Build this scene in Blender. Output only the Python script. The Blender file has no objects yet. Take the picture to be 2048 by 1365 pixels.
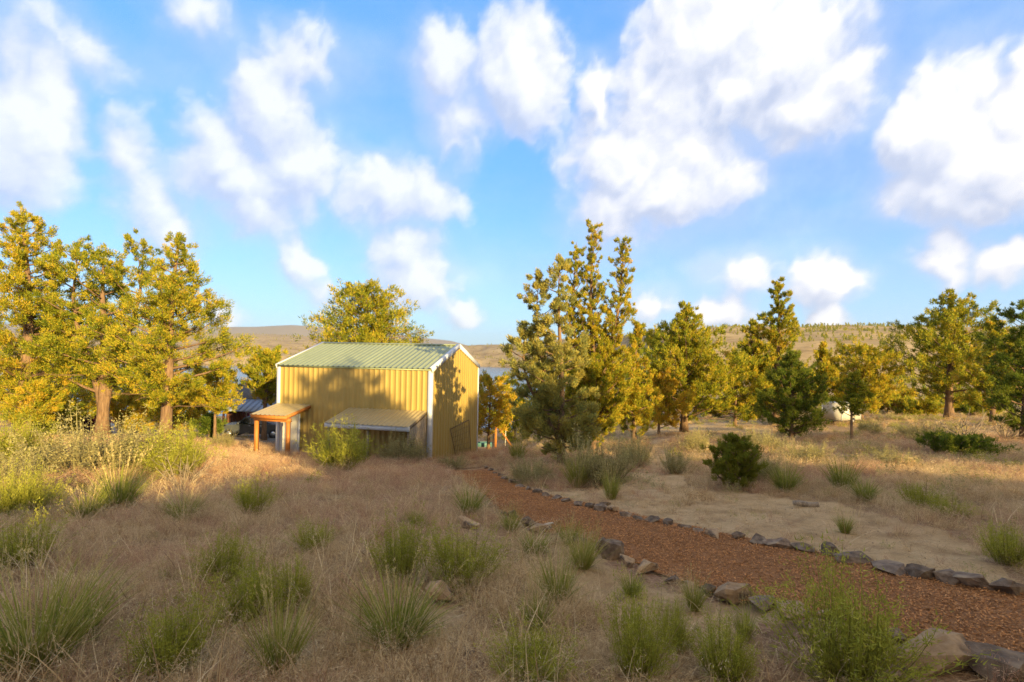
import bpy, bmesh, math, random
import numpy as np
from mathutils import Vector, Matrix
random.seed(7); RNG = np.random.default_rng(7)
scene = bpy.context.scene
# ------------------------------------------------------------------ camera
EYE = 1.75; FPX = 1024.0; HZ = 708.8; ROLL = 0.020
cam = bpy.data.cameras.new('camera'); cam.sensor_width = 36.0; cam.lens = 36.0*FPX/2048
cam.shift_y = (HZ-682.5)/2048; cam.clip_start = 0.05; cam.clip_end = 20000
camo = bpy.data.objects.new('camera', cam); scene.collection.objects.link(camo)
camo.matrix_world = Matrix.Translation((0, 0, EYE)) @ Matrix.Rotation(math.radians(90), 4, 'X') @ Matrix.Rotation(ROLL, 4, 'Z')
scene.camera = camo
# ------------------------------------------------------------------ sun
SUN_AZ = math.atan2(0.55, -0.835)          # direction to the sun, from +Y towards +X
SUN_EL = math.radians(12.0)
SV = Vector((math.sin(SUN_AZ)*math.cos(SUN_EL), math.cos(SUN_AZ)*math.cos(SUN_EL), math.sin(SUN_EL)))
sun = bpy.data.lights.new('sun', 'SUN'); sun.energy = 3.7; sun.angle = math.radians(0.55); sun.color = (1.0, 0.74, 0.32)
suno = bpy.data.objects.new('sun', sun); scene.collection.objects.link(suno)
suno.rotation_euler = SV.to_track_quat('Z', 'Y').to_euler(); suno.location = (30, -50, 40)
# ------------------------------------------------------------------ view
vs = scene.view_settings; vs.view_transform = 'Standard'; vs.look = 'None'; vs.exposure = 2.1; vs.gamma = 1.0; vs.use_curve_mapping = False
scene.render.engine = 'CYCLES'
cy = scene.cycles; cy.use_denoising = True; cy.denoising_prefilter = 'NONE'; cy.use_adaptive_sampling = True; cy.adaptive_threshold = 0.006; cy.adaptive_min_samples = 40; cy.max_bounces = 5; cy.diffuse_bounces = 3; cy.glossy_bounces = 2; cy.transmission_bounces = 3; cy.transparent_max_bounces = 4
cy.caustics_reflective = False; cy.caustics_refractive = False; cy.sample_clamp_indirect = 3.0; cy.filter_width = 1.6

# pixel of the photograph -> direction (x, 1, z) from the eye
CR, SR = math.cos(ROLL), math.sin(ROLL)
def ray(px, py):
    vx, vy = px-1024, py-HZ
    return (CR*vx+SR*vy)/FPX, -(-SR*vx+CR*vy)/FPX
def at(px, py, Y):
    a, b = ray(px, py); return Vector((a*Y, Y, b*Y+EYE))
def project(X, Y, Z):
    x = FPX*X/Y; y = -FPX*(Z-EYE)/Y
    return 1024+CR*x-SR*y, HZ+SR*x+CR*y

# ------------------------------------------------------------------ world: Nishita sky (the clouds stand on a far dome, below)
world = bpy.data.worlds.new('World'); scene.world = world; world.use_nodes = True
SKY_STRENGTH = 0.15; SKY_TINT = (0.38, 0.59, 0.81)
def build_world():
    nt = world.node_tree; nt.nodes.clear(); N = nt.nodes.new; L = nt.links.new
    sky = N('ShaderNodeTexSky'); sky.sky_type = 'NISHITA'; sky.sun_disc = False
    sky.sun_elevation = SUN_EL; sky.sun_rotation = SUN_AZ; sky.altitude = 1300; sky.air_density = 1.0; sky.dust_density = 0.4; sky.ozone_density = 1.6
    t = N('ShaderNodeMix'); t.data_type = 'RGBA'; t.blend_type = 'MULTIPLY'; t.inputs[0].default_value = 1.0; t.inputs[7].default_value = (*SKY_TINT, 1); L(sky.outputs[0], t.inputs[6])
    bg = N('ShaderNodeBackground'); bg.inputs['Strength'].default_value = SKY_STRENGTH; L(t.outputs[2], bg.inputs['Color'])
    o = N('ShaderNodeOutputWorld'); L(bg.outputs[0], o.inputs[0])
build_world()

# ------------------------------------------------------------------ materials
MATS = {}
def nodes_mat(name):
    m = bpy.data.materials.new(name); m.use_nodes = True; nt = m.node_tree; nt.nodes.clear(); MATS[name] = m
    return m, nt, nt.nodes.new, nt.links.new
def ramp(N, stops):
    r = N('ShaderNodeValToRGB'); e = r.color_ramp.elements
    while len(e) < len(stops): e.new(0.5)
    for i, (p, c) in enumerate(stops): e[i].position = p; e[i].color = (*c, 1)
    return r
def foliage_mat(name, stops, trans=0.45, rnd=0.25, gloss=0.0):
    m, nt, N, L = nodes_mat(name)
    a = N('ShaderNodeAttribute'); a.attribute_name = 'tint'
    oi = N('ShaderNodeObjectInfo')
    mu = N('ShaderNodeMath'); mu.operation = 'MULTIPLY_ADD'; L(oi.outputs['Random'], mu.inputs[0]); mu.inputs[1].default_value = rnd; mu.inputs[2].default_value = -rnd/2
    ad = N('ShaderNodeMath'); ad.operation = 'ADD'; ad.use_clamp = True; L(a.outputs['Fac'], ad.inputs[0]); L(mu.outputs[0], ad.inputs[1])
    r = ramp(N, stops); L(ad.outputs[0], r.inputs[0])
    d = N('ShaderNodeBsdfPrincipled'); d.inputs['Roughness'].default_value = 0.75; d.inputs['Specular IOR Level'].default_value = 0.15; L(r.outputs[0], d.inputs['Base Color'])
    t = N('ShaderNodeBsdfTranslucent'); L(r.outputs[0], t.inputs['Color'])
    mx = N('ShaderNodeMixShader'); mx.inputs[0].default_value = trans; L(d.outputs[0], mx.inputs[1]); L(t.outputs[0], mx.inputs[2])
    o = N('ShaderNodeOutputMaterial'); L(mx.outputs[0], o.inputs[0]); return m
def surf_mat(name, c1, c2, scale=4.0, rough=0.8, bump=0.0, stretch=(1, 1, 1), metal=0.0, spec=0.3, detail=6, obj=True, bdist=0.02, lo=0.3, hi=0.7, c3=None, sc3=1.0, rnd=0.0):
    m, nt, N, L = nodes_mat(name)
    tc = N('ShaderNodeTexCoord'); mp = N('ShaderNodeMapping'); mp.inputs['Scale'].default_value = stretch; L(tc.outputs['Object'] if obj else N('ShaderNodeNewGeometry').outputs['Position'], mp.inputs[0])
    n = N('ShaderNodeTexNoise'); n.inputs['Scale'].default_value = scale; n.inputs['Detail'].default_value = detail; n.inputs['Roughness'].default_value = 0.62; L(mp.outputs[0], n.inputs['Vector'])
    r = ramp(N, [(lo, c1), (hi, c2)]); L(n.outputs['Fac'], r.inputs[0]); col = r.outputs[0]
    if c3:
        n3 = N('ShaderNodeTexNoise'); n3.inputs['Scale'].default_value = sc3; n3.inputs['Detail'].default_value = 5; L(mp.outputs[0], n3.inputs['Vector'])
        r3 = ramp(N, [(0.5, (0, 0, 0)), (0.66, (1, 1, 1))]); L(n3.outputs['Fac'], r3.inputs[0])
        mx = N('ShaderNodeMix'); mx.data_type = 'RGBA'; L(r3.outputs[0], mx.inputs[0]); L(col, mx.inputs[6]); mx.inputs[7].default_value = (*c3, 1); col = mx.outputs[2]
    if rnd:
        oi = N('ShaderNodeObjectInfo'); mr = N('ShaderNodeMapRange'); L(oi.outputs['Random'], mr.inputs[0]); mr.inputs[3].default_value = 1-rnd; mr.inputs[4].default_value = 1+rnd
        hs = N('ShaderNodeHueSaturation'); L(mr.outputs[0], hs.inputs['Value']); L(col, hs.inputs['Color']); col = hs.outputs[0]
    p = N('ShaderNodeBsdfPrincipled'); L(col, p.inputs['Base Color']); p.inputs['Roughness'].default_value = rough; p.inputs['Metallic'].default_value = metal; p.inputs['Specular IOR Level'].default_value = spec
    if bump:
        b = N('ShaderNodeBump'); b.inputs['Strength'].default_value = bump; b.inputs['Distance'].default_value = bdist; L(n.outputs['Fac'], b.inputs['Height']); L(b.outputs[0], p.inputs['Normal'])
    o = N('ShaderNodeOutputMaterial'); L(p.outputs[0], o.inputs[0]); return m

foliage_mat('juniper_leaf', [(0.0, (.09, .13, .014)), (0.35, (.29, .31, .025)), (0.7, (.50, .42, .03)), (1.0, (.64, .41, .045))])
foliage_mat('juniper_blue', [(0.0, (.12, .155, .05)), (0.5, (.34, .34, .10)), (1.0, (.50, .40, .08))])
foliage_mat('juniper_dark', [(0.0, (.045, .08, .010)), (0.5, (.125, .175, .02)), (1.0, (.25, .25, .03))])
foliage_mat('bunch_blade', [(0.0, (.16, .19, .032)), (0.5, (.31, .315, .055)), (0.8, (.50, .41, .13)), (1.0, (.74, .57, .26))], 0.3)
foliage_mat('green_shrub', [(0.0, (.14, .11, .035)), (0.3, (.23, .235, .032)), (0.7, (.37, .37, .045)), (1.0, (.52, .49, .08))], 0.3, 0.15)
foliage_mat('sage_leaf', [(0.0, (.18, .14, .07)), (0.4, (.32, .285, .12)), (0.75, (.48, .42, .17)), (1.0, (.62, .53, .23))], 0.3, 0.2)
foliage_mat('dry_grass', [(0.0, (.25, .155, .075)), (0.35, (.48, .325, .165)), (0.7, (.66, .48, .25)), (1.0, (.86, .69, .42))], 0.3, 0.5)
foliage_mat('red_grass', [(0.0, (.24, .115, .075)), (0.4, (.42, .225, .145)), (0.75, (.56, .34, .21)), (1.0, (.74, .52, .33))], 0.3, 0.4)
foliage_mat('maroon_leaf', [(0.0, (.06, .012, .03)), (1.0, (.16, .03, .07))], 0.25)
surf_mat('bark', (.10, .058, .034), (.26, .165, .095), 3.0, 0.9, 0.7, (4, 4, .7), bdist=0.05)
surf_mat('dead_wood', (.14, .105, .075), (.36, .29, .21), 6.0, 0.9, 0.5, (5, 5, 1))
surf_mat('bleached_wood', (.42, .37, .30), (.68, .62, .53), 6.0, 0.8, 0.4, (2, 2, 2))
surf_mat('basalt', (.075, .052, .036), (.25, .175, .115), 5.0, 0.85, 0.8, c3=(.27, .20, .125), sc3=2.2, rnd=0.3, bdist=0.03)
surf_mat('tan_rock', (.24, .155, .085), (.50, .345, .19), 4.0, 0.9, 0.8, c3=(.09, .065, .048), sc3=2.6, rnd=0.15, bdist=0.03)
surf_mat('wall_metal', (.345, .24, .065), (.40, .285, .085), 2.4, 0.42, 0.0, (2.5, 2.5, .25), spec=0.4, rnd=.05)
surf_mat('roof_metal', (.20, .235, .125), (.255, .285, .155), 2.2, 0.38, 0.0, (2, 2, .5), spec=0.45, rnd=.06)
surf_mat('tan_roof_metal', (.33, .265, .14), (.38, .305, .165), 1.5, 0.4, 0.0, spec=0.45)
surf_mat('white_metal', (.55, .575, .62), (.62, .64, .68), 2.0, 0.45, 0.0)
surf_mat('white_panel', (.50, .48, .43), (.57, .545, .50), 2.0, 0.5, 0.0)
surf_mat('cedar', (.34, .12, .025), (.52, .20, .045), 4.0, 0.6, 0.25, (6, 6, .6))
surf_mat('cabin_wood', (.09, .036, .02), (.19, .08, .042), 3.0, 0.8, 0.4, (6, 6, .5))
surf_mat('cabin_roof', (.17, .20, .26), (.25, .29, .36), 2.0, 0.45, 0.0, metal=0.3)
surf_mat('shingle', (.07, .065, .065), (.12, .11, .105), 8.0, 0.9, 0.4)
surf_mat('rust_wire', (.08, .055, .035), (.16, .11, .065), 6.0, 0.7, 0.0)
surf_mat('truck_paint', (.055, .062, .07), (.07, .078, .088), 1.0, 0.22, 0.0, spec=0.6)
surf_mat('truck_glass', (.010, .012, .015), (.016, .018, .02), 1.0, 0.06, 0.0, spec=0.8)
surf_mat('tyre', (.012, .012, .012), (.025, .025, .025), 6.0, 0.85, 0.0)
surf_mat('chrome', (.45, .46, .48), (.6, .6, .62), 2.0, 0.25, 0.0, metal=0.9)
surf_mat('grey_post', (.26, .23, .19), (.42, .38, .32), 5.0, 0.85, 0.3, (5, 5, .6))
surf_mat('teal_metal', (.06, .15, .15), (.09, .2, .2), 3.0, 0.5, 0.0)
surf_mat('bark_chip', (.30, .125, .04), (.60, .295, .108), 8.0, 0.85, 0.0, rnd=0.55)
surf_mat('mulch', (.17, .07, .022), (.45, .21, .075), 40.0, 0.9, 1.0, obj=False, bdist=0.03, detail=8)
surf_mat('black_plastic', (.01, .01, .01), (.02, .02, .02), 2.0, 0.5, 0.0)

def ground_mat():
    m, nt, N, L = nodes_mat('ground')
    pos = N('ShaderNodeNewGeometry').outputs['Position']
    def noise(sc, det=6, rough=.6):
        n = N('ShaderNodeTexNoise'); n.inputs['Scale'].default_value = sc; n.inputs['Detail'].default_value = det; n.inputs['Roughness'].default_value = rough; L(pos, n.inputs['Vector']); return n.outputs['Fac']
    def mix(f, a, b):
        n = N('ShaderNodeMix'); n.data_type = 'RGBA'; L(f, n.inputs[0])
        for i, v in ((6, a), (7, b)):
            if isinstance(v, tuple): n.inputs[i].default_value = (*v, 1)
            else: L(v, n.inputs[i])
        return n.outputs[2]
    def attr(nm):
        a = N('ShaderNodeAttribute'); a.attribute_name = nm; return a.outputs['Fac']
    n1 = noise(2.2, 8); n2 = noise(26, 6, .7); n3 = noise(.5, 4)
    sand = ramp(N, [(.25, (.40, .26, .13)), (.5, (.66, .46, .24)), (.75, (.78, .56, .31))]); L(n1, sand.inputs[0])
    lit = ramp(N, [(.3, (.19, .115, .06)), (.5, (.42, .275, .145)), (.7, (.66, .46, .25))]); L(n2, lit.inputs[0])
    redp = ramp(N, [(.42, (0, 0, 0)), (.62, (1, 1, 1))]); L(n3, redp.inputs[0])
    lr = ramp(N, [(.3, (.17, .085, .052)), (.5, (.37, .205, .125)), (.7, (.58, .36, .22))]); L(n2, lr.inputs[0])
    litc = mix(redp.outputs[0], lit.outputs[0], lr.outputs[0])
    fleck = ramp(N, [(.56, (0, 0, 0)), (.70, (1, 1, 1))]); L(n2, fleck.inputs[0])
    sa = mix(fleck.outputs[0], sand.outputs[0], (.24, .16, .085))
    dk = ramp(N, [(.36, (1, 1, 1)), (.50, (0, 0, 0))]); L(noise(1.1, 6, .7), dk.inputs[0])
    litc = mix(dk.outputs[0], litc, (.17, .105, .06))
    near = mix(attr('cover'), sa, litc)
    grav = ramp(N, [(.3, (.10, .095, .095)), (.7, (.25, .24, .235))]); L(n2, grav.inputs[0])
    near = mix(attr('gravel'), near, grav.outputs[0])
    # far hills: dry grass with scrub
    nf = noise(.02, 8, .65); nf2 = noise(.12, 5, .7)
    hill = ramp(N, [(.35, (.22, .155, .08)), (.5, (.36, .26, .135)), (.68, (.44, .33, .175))]); L(nf, hill.inputs[0])
    spk = ramp(N, [(.56, (0, 0, 0)), (.63, (1, 1, 1))]); L(nf2, spk.inputs[0])
    spm = N('ShaderNodeMath'); spm.operation = 'MULTIPLY'; L(spk.outputs[0], spm.inputs[0]); L(attr('scrub'), spm.inputs[1])
    hillc = mix(spm.outputs[0], hill.outputs[0], (.055, .058, .03))
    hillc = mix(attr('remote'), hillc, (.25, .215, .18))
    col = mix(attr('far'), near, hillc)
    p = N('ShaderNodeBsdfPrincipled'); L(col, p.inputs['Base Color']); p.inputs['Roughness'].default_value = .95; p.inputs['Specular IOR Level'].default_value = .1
    ad = N('ShaderNodeMath'); ad.operation = 'ADD'; L(n2, ad.inputs[0]); L(n1, ad.inputs[1])
    b = N('ShaderNodeBump'); b.inputs['Strength'].default_value = .9; b.inputs['Distance'].default_value = .08; L(ad.outputs[0], b.inputs['Height']); L(b.outputs[0], p.inputs['Normal'])
    o = N('ShaderNodeOutputMaterial'); L(p.outputs[0], o.inputs[0])
ground_mat()
def water_mat():
    m, nt, N, L = nodes_mat('water')
    p = N('ShaderNodeBsdfPrincipled'); p.inputs['Base Color'].default_value = (.05, .10, .15, 1); p.inputs['Roughness'].default_value = .16; p.inputs['IOR'].default_value = 1.33
    n = N('ShaderNodeTexNoise'); n.inputs['Scale'].default_value = .25; n.inputs['Detail'].default_value = 6; L(N('ShaderNodeNewGeometry').outputs['Position'], n.inputs['Vector'])
    b = N('ShaderNodeBump'); b.inputs['Strength'].default_value = .5; b.inputs['Distance'].default_value = .6; L(n.outputs['Fac'], b.inputs['Height']); L(b.outputs[0], p.inputs['Normal'])
    o = N('ShaderNodeOutputMaterial'); L(p.outputs[0], o.inputs[0])
water_mat()

# ------------------------------------------------------------------ mesh helpers
COL = scene.collection
class MB:
    def __init__(s): s.V = []; s.T = []; s.Q = []; s.n = 0; s.A = []
    def add(s, V, F, tint=0.5):
        V = np.asarray(V, float).reshape(-1, 3); F = np.asarray(F, int)
        if len(F) == 0: return s
        s.V.append(V); (s.T if F.shape[1] == 3 else s.Q).append(F+s.n); s.n += len(V)
        s.A.append(np.full(len(V), tint) if np.isscalar(tint) else np.asarray(tint, float)); return s
    def box(s, c, d, R=None):
        x, y, z = [v/2 for v in d]
        V = np.array([(-x,-y,-z),(x,-y,-z),(x,y,-z),(-x,y,-z),(-x,-y,z),(x,-y,z),(x,y,z),(-x,y,z)])
        if R is not None: V = V @ np.array(R).T
        return s.add(V+np.array(c), [(0,3,2,1),(4,5,6,7),(0,1,5,4),(1,2,6,5),(2,3,7,6),(3,0,4,7)])
    def hexa(s, p):   # 8 explicit corners: bottom 4, top 4
        return s.add(p, [(0,3,2,1),(4,5,6,7),(0,1,5,4),(1,2,6,5),(2,3,7,6),(3,0,4,7)])
    def beam(s, a, b, w, h, up=(0, 0, 1)):
        a = np.array(a, float); b = np.array(b, float); d = (b-a)/np.linalg.norm(b-a)
        sd = np.cross(d, up); sd /= np.linalg.norm(sd); u = np.cross(sd, d)
        c = [sd*w/2*i+u*h/2*j for i, j in ((-1,-1),(1,-1),(1,1),(-1,1))]
        return s.hexa([a+k for k in c]+[b+k for k in c])
    def tube(s, P, R, k=6, tint=0.5):
        P = np.array(P, float); n = len(P); R = np.full(n, R) if np.isscalar(R) else np.array(R)
        T = np.gradient(P, axis=0); T /= np.linalg.norm(T, axis=1)[:, None]+1e-9
        ref = np.array([1.0, 0, 0]) if abs(T[0, 0]) < .8 else np.array([0, 1.0, 0])
        U = np.cross(T, ref); U /= np.linalg.norm(U, axis=1)[:, None]+1e-9; W = np.cross(T, U)
        a = np.linspace(0, 2*np.pi, k, endpoint=False)
        V = P[:, None]+R[:, None, None]*(np.cos(a)[None, :, None]*U[:, None]+np.sin(a)[None, :, None]*W[:, None])
        F = []
        for i in range(n-1):
            for j in range(k): F.append((i*k+j, i*k+(j+1) % k, (i+1)*k+(j+1) % k, (i+1)*k+j))
        s.add(V.reshape(-1, 3), F, tint)
        c = [(0, (j+1) % k, j) for j in range(1, k-1)]; e = (n-1)*k; c = [(0, j+1, j) for j in range(1, k-1)]+[(e, e+j, e+j+1) for j in range(1, k-1)]
        s.T.append(np.array(c)+s.n-n*k); return s
    def mesh(s, name, mat=None, smooth=False, attr=True):
        me = bpy.data.meshes.new(name)
        V = np.concatenate(s.V); T = np.concatenate(s.T) if s.T else np.zeros((0, 3), int); Q = np.concatenate(s.Q) if s.Q else np.zeros((0, 4), int)
        me.vertices.add(len(V)); me.vertices.foreach_set('co', V.astype(np.float32).ravel())
        nl = T.size+Q.size; me.loops.add(nl); me.loops.foreach_set('vertex_index', np.concatenate([T.ravel(), Q.ravel()]).astype(np.int32))
        nf = len(T)+len(Q); me.polygons.add(nf)
        st = np.concatenate([np.arange(len(T))*3, T.size+np.arange(len(Q))*4]).astype(np.int32); me.polygons.foreach_set('loop_start', st)
        if smooth: me.polygons.foreach_set('use_smooth', np.ones(nf, bool))
        if attr:
            a = me.attributes.new('tint', 'FLOAT', 'POINT'); a.data.foreach_set('value', np.concatenate(s.A).astype(np.float32))
        me.update(); me.validate()
        if mat: me.materials.append(MATS[mat])
        return me
    def obj(s, name, mat=None, parent=None, smooth=False):
        return put(name, s.mesh(name, mat, smooth), parent)
def put(name, me, parent=None, loc=None):
    o = bpy.data.objects.new(name, me); COL.objects.link(o)
    if parent: o.parent = parent
    if loc is not None: o.location = loc
    return o
def tag(o, label=None, cat=None, group=None, kind=None):
    if label: o['label'] = label
    if cat: o['category'] = cat
    if group: o['group'] = group
    if kind: o['kind'] = kind
    return o
def thing(name, label, cat, loc=(0, 0, 0), rz=0.0, scale=(1, 1, 1), group=None):
    o = bpy.data.objects.new(name, None); COL.objects.link(o); o.location = loc; o.rotation_euler = (0, 0, rz); o.scale = scale; o.empty_display_size = .2
    return tag(o, label, cat, group)

# ------------------------------------------------------------------ terrain
def vnoise(x, y, seed=0):
    x = np.asarray(x, float); y = np.asarray(y, float); xi = np.floor(x).astype(np.int64); yi = np.floor(y).astype(np.int64); fx = x-xi; fy = y-yi
    fx = fx*fx*(3-2*fx); fy = fy*fy*(3-2*fy)
    def h(a, b):
        n = (a*374761393+b*668265263+seed*974634541) & 0x7fffffff; n = ((n ^ (n >> 13))*1274126177) & 0x7fffffff
        return ((n ^ (n >> 16)) & 0xffff)/65535.0
    return (h(xi, yi)*(1-fx)+h(xi+1, yi)*fx)*(1-fy)+(h(xi, yi+1)*(1-fx)+h(xi+1, yi+1)*fx)*fy
def fbm(x, y, o=4, seed=0):
    v = 0; a = .5
    for i in range(o): v = v+a*(vnoise(x, y, seed+i)-.5); x = x*2.03; y = y*2.03; a *= .5
    return v
def sstep(x, a, b):
    t = np.clip((np.asarray(x, float)-a)/(b-a), 0, 1); return t*t*(3-2*t)
LAKE = -30.3
def gh(X, Y):
    X = np.asarray(X, float); Y = np.asarray(Y, float)
    s = np.interp(X, [-60, -22, -8, 0, 12, 40, 80], [.125, .130, .140, .140, .103, .074, .07])
    z = np.where(Y > 0, -s*Y, -.07*np.maximum(Y, -120))
    n = .25*fbm(X/3.1, Y/3.1, 4, 3)+.14*fbm(X/.7, Y/.7, 3, 9)
    z = z+n*sstep(np.hypot(X, Y), .5, 3)
    z = z+.55*np.exp(-((X+13.5)/4.0)**2-((Y-17.0)/3.0)**2)             # low mound under the big sagebrush
    z = z+.55*np.exp(-((X+.1)/1.3)**2-((Y-27.5)/2.2)**2)               # dirt bank beside the gable
    z = z-.35*np.exp(-((X+2.2)/1.6)**2-((Y-22.5)/2.2)**2)
    # far country
    r = np.hypot(X, Y); D = np.maximum(Y, .5*r); u = np.clip(X/np.maximum(D, 1e-3), -1.6, 1.6)
    shore = np.interp(u, [-1.6, -.6, -.06, .06, .3, 1.6], [900, 1000, 1365, 1200, 230, 150])
    near = np.maximum(z, LAKE-4)
    e1 = np.interp(u, [-1.6, -.75, -.56, -.42, -.30, -.16, -.085, 0, .1, .4, .65, .9, 1.6], [20, 26, 29, 27, 20, 13, 14, 20, 34, 60, 69, 70, 60])/FPX
    d1 = np.interp(u, [-1.6, -.5, -.16, -.06, .3, 1.6], [2300, 2300, 2000, 1900, 950, 850])
    h1 = e1*d1+EYE
    e2 = np.interp(u, [-1.6, -.60, -.50, -.43, -.38, -.30, -.19, -.12, -.085, 0, 1.6], [38, 41, 44, 49, 46, 44, 30, 24, 15, 8, 8])/FPX
    d2 = 5200.0; h2 = e2*d2+EYE
    base = np.interp(u, [.06, .34], [LAKE+1, -20])
    f1 = sstep(D, shore*0.98, d1)**.85
    hill = base+(h1-base)*f1
    hill = hill+fbm(X/160, Y/160, 5, 21)*46*f1*(1-.6*f1)+fbm(X/420, Y/420, 3, 25)*30*f1*(1-f1)
    back = sstep(D, d1*1.02, d1*1.55)
    hill = hill*(1-back)+back*np.interp(u, [.0, .3], [0, 1])*h1*.6-back*10
    f2 = sstep(D, 3000, d2)
    hill = np.maximum(hill, -10+(h2+10)*f2+fbm(X/700, Y/700, 4, 33)*150*f2*(1-f2)-(D > d2)*(D-d2)*.1)
    wl = sstep(D, shore*.9, shore+20); wr = sstep(D, 120, 320); b = sstep(u, .06, .34)
    zl = near*(1-wl)+hill*wl; zr = np.maximum(z, -20)*(1-wr)+hill*wr
    out = np.where(D > 60, zl*(1-b)+zr*b, z)
    return np.where(Y < 0, z, out)
def gz(x, y): return float(gh(np.array([x]), np.array([y]))[0])
def G(px, py):
    a, b = ray(px, py); t = np.concatenate([np.arange(1.5, 40, .05), np.arange(40, 200, .5)])
    d = (b*t+EYE)-gh(a*t, t); i = np.argmax(d < 0)
    if d[i] >= 0: i = len(t)-1
    Y = t[i]; return Vector((a*Y, Y, gz(a*Y, Y)))
def inpoly(x, y, poly):
    x = np.asarray(x, float); y = np.asarray(y, float); c = np.zeros(x.shape, bool); n = len(poly)
    for i in range(n):
        x1, y1 = poly[i]; x2, y2 = poly[(i+1) % n]
        with np.errstate(divide='ignore', invalid='ignore'):
            c ^= ((y1 > y) != (y2 > y)) & (x < (x2-x1)*(y-y1)/(y2-y1+1e-12)+x1)
    return c
# outlines on the ground, carried over to metres
def world_poly(P): return [tuple(G(x, y)[:2]) for x, y in P]
FAR_EDGE = [(972,938),(992,950),(1018,966),(1065,984),(1120,1000),(1180,1013),(1270,1032),(1340,1047),(1420,1067),(1520,1087),(1600,1100),(1700,1120),(1800,1147),(1900,1168),(2048,1197),(2250,1236)]
NEAR_EDGE = [(893,938),(905,950),(940,972),(985,1010),(1030,1042),(1090,1066),(1150,1082),(1205,1096),(1255,1120),(1315,1152),(1420,1190),(1510,1210),(1600,1232),(1700,1252),(1830,1300),(1960,1345),(2250,1440)]
WF = world_poly(FAR_EDGE); WN = world_poly(NEAR_EDGE)
def resample(P, n):
    P = np.array(P); s = np.concatenate([[0], np.cumsum(np.linalg.norm(np.diff(P, axis=0), axis=1))]); t = np.linspace(0, s[-1], n)
    return np.stack([np.interp(t, s, P[:, 0]), np.interp(t, s, P[:, 1])], 1)
PATH_POLY = WF+WN[::-1]
SAND = world_poly([(1000,950),(1110,985),(1230,975),(1290,930),(1300,880),(1340,880),(1370,930),(1400,985),(1500,985),(1560,1000),(1700,1010),(1800,1040),(1900,1060),(1960,1110),(2048,1150),(2048,1195),(1800,1145),(1600,1098),(1420,1065),(1270,1030),(1120,1000)])
SAND2 = world_poly([(1110,1090),(1200,1110),(1290,1160),(1420,1200),(1560,1220),(1700,1260),(1500,1260),(1380,1290),(1200,1230),(1120,1180)])
SAND3 = world_poly([(830,1160),(900,1170),(960,1240),(1080,1260),(1090,1330),(900,1290),(700,1290),(800,1230)])
ROAD = world_poly([(1290,868),(1300,852),(1420,848),(1540,850),(1540,868),(1420,866)])
GRAVEL = [(-18, 36), (-24, 46), (-10, 60), (-2, 50), (-8, 36)]
def dist_path(X, Y):
    P = resample(WF, 120); Q = resample(WN, 120); d = np.full(X.shape, 99.0)
    for p in np.concatenate([P, Q]): d = np.minimum(d, np.hypot(X-p[0], Y-p[1]))
    return d
def cover(X, Y):   # 0 bare sand .. 1 dry grass litter
    wx = X+.9*fbm(X/.9, Y/.9, 3, 51); wy = Y+.9*fbm(X/.9+40, Y/.9, 3, 52)
    c = np.where(Y > 26, .75, 1.0)*np.ones_like(X)
    for P, v in ((SAND, .2), (SAND2, .3), (SAND3, .38), (ROAD, .08)): c = np.where(inpoly(wx, wy, P), v, c)
    c = np.where(inpoly(X, Y, PATH_POLY), 0, c)
    return np.clip(c-.5*np.maximum(0, fbm(X/1.6, Y/1.6, 3, 60)), 0, 1)
def build_ground():
    az = np.radians(np.concatenate([np.arange(-180, -58, 4), np.arange(-58, 58, .26), np.arange(58, 180, 4)]))
    rr = [0.0]; r = .35
    while r < 9000: rr.append(r); r *= 1.024 if r < 60 else 1.028
    rr = np.array(rr); A, R = np.meshgrid(az, rr); X = R*np.sin(A); Y = R*np.cos(A); Z = gh(X, Y)
    na = len(az); nr = len(rr); idx = np.arange(nr*na).reshape(nr, na); nx = np.roll(idx, -1, axis=1)
    F = np.stack([idx[:-1], nx[:-1], nx[1:], idx[1:]], -1).reshape(-1, 4)
    F = F[:, ::-1]
    mb = MB(); mb.add(np.stack([X, Y, Z], -1).reshape(-1, 3), F); me = mb.mesh('ground', 'ground', True, False)
    fx, fy = X.ravel(), Y.ravel(); fr = np.hypot(fx, fy); c = np.ones(len(fx))
    nearm = fr < 75; c[nearm] = cover(fx[nearm], fy[nearm])
    gr = inpoly(fx, fy, GRAVEL).astype(float)
    u = fx/np.maximum(fy, 1)
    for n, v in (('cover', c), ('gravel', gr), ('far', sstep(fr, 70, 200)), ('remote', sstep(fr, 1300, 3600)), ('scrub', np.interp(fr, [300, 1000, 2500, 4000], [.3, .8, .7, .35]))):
        a = me.attributes.new(n, 'FLOAT', 'POINT'); a.data.foreach_set('value', v.astype(np.float32))
    tag(put('ground', me), 'sloping sandy ground running down to the lake and up the dry hills', 'ground', kind='structure')
build_ground()
mb = MB(); mb.add([(-6000, 60, LAKE), (4000, 60, LAKE), (4000, 4000, LAKE), (-6000, 4000, LAKE)], [(0, 1, 2, 3)])
tag(mb.obj('lake', 'water'), 'blue lake below the hills behind the shed', 'lake', kind='structure')
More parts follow.
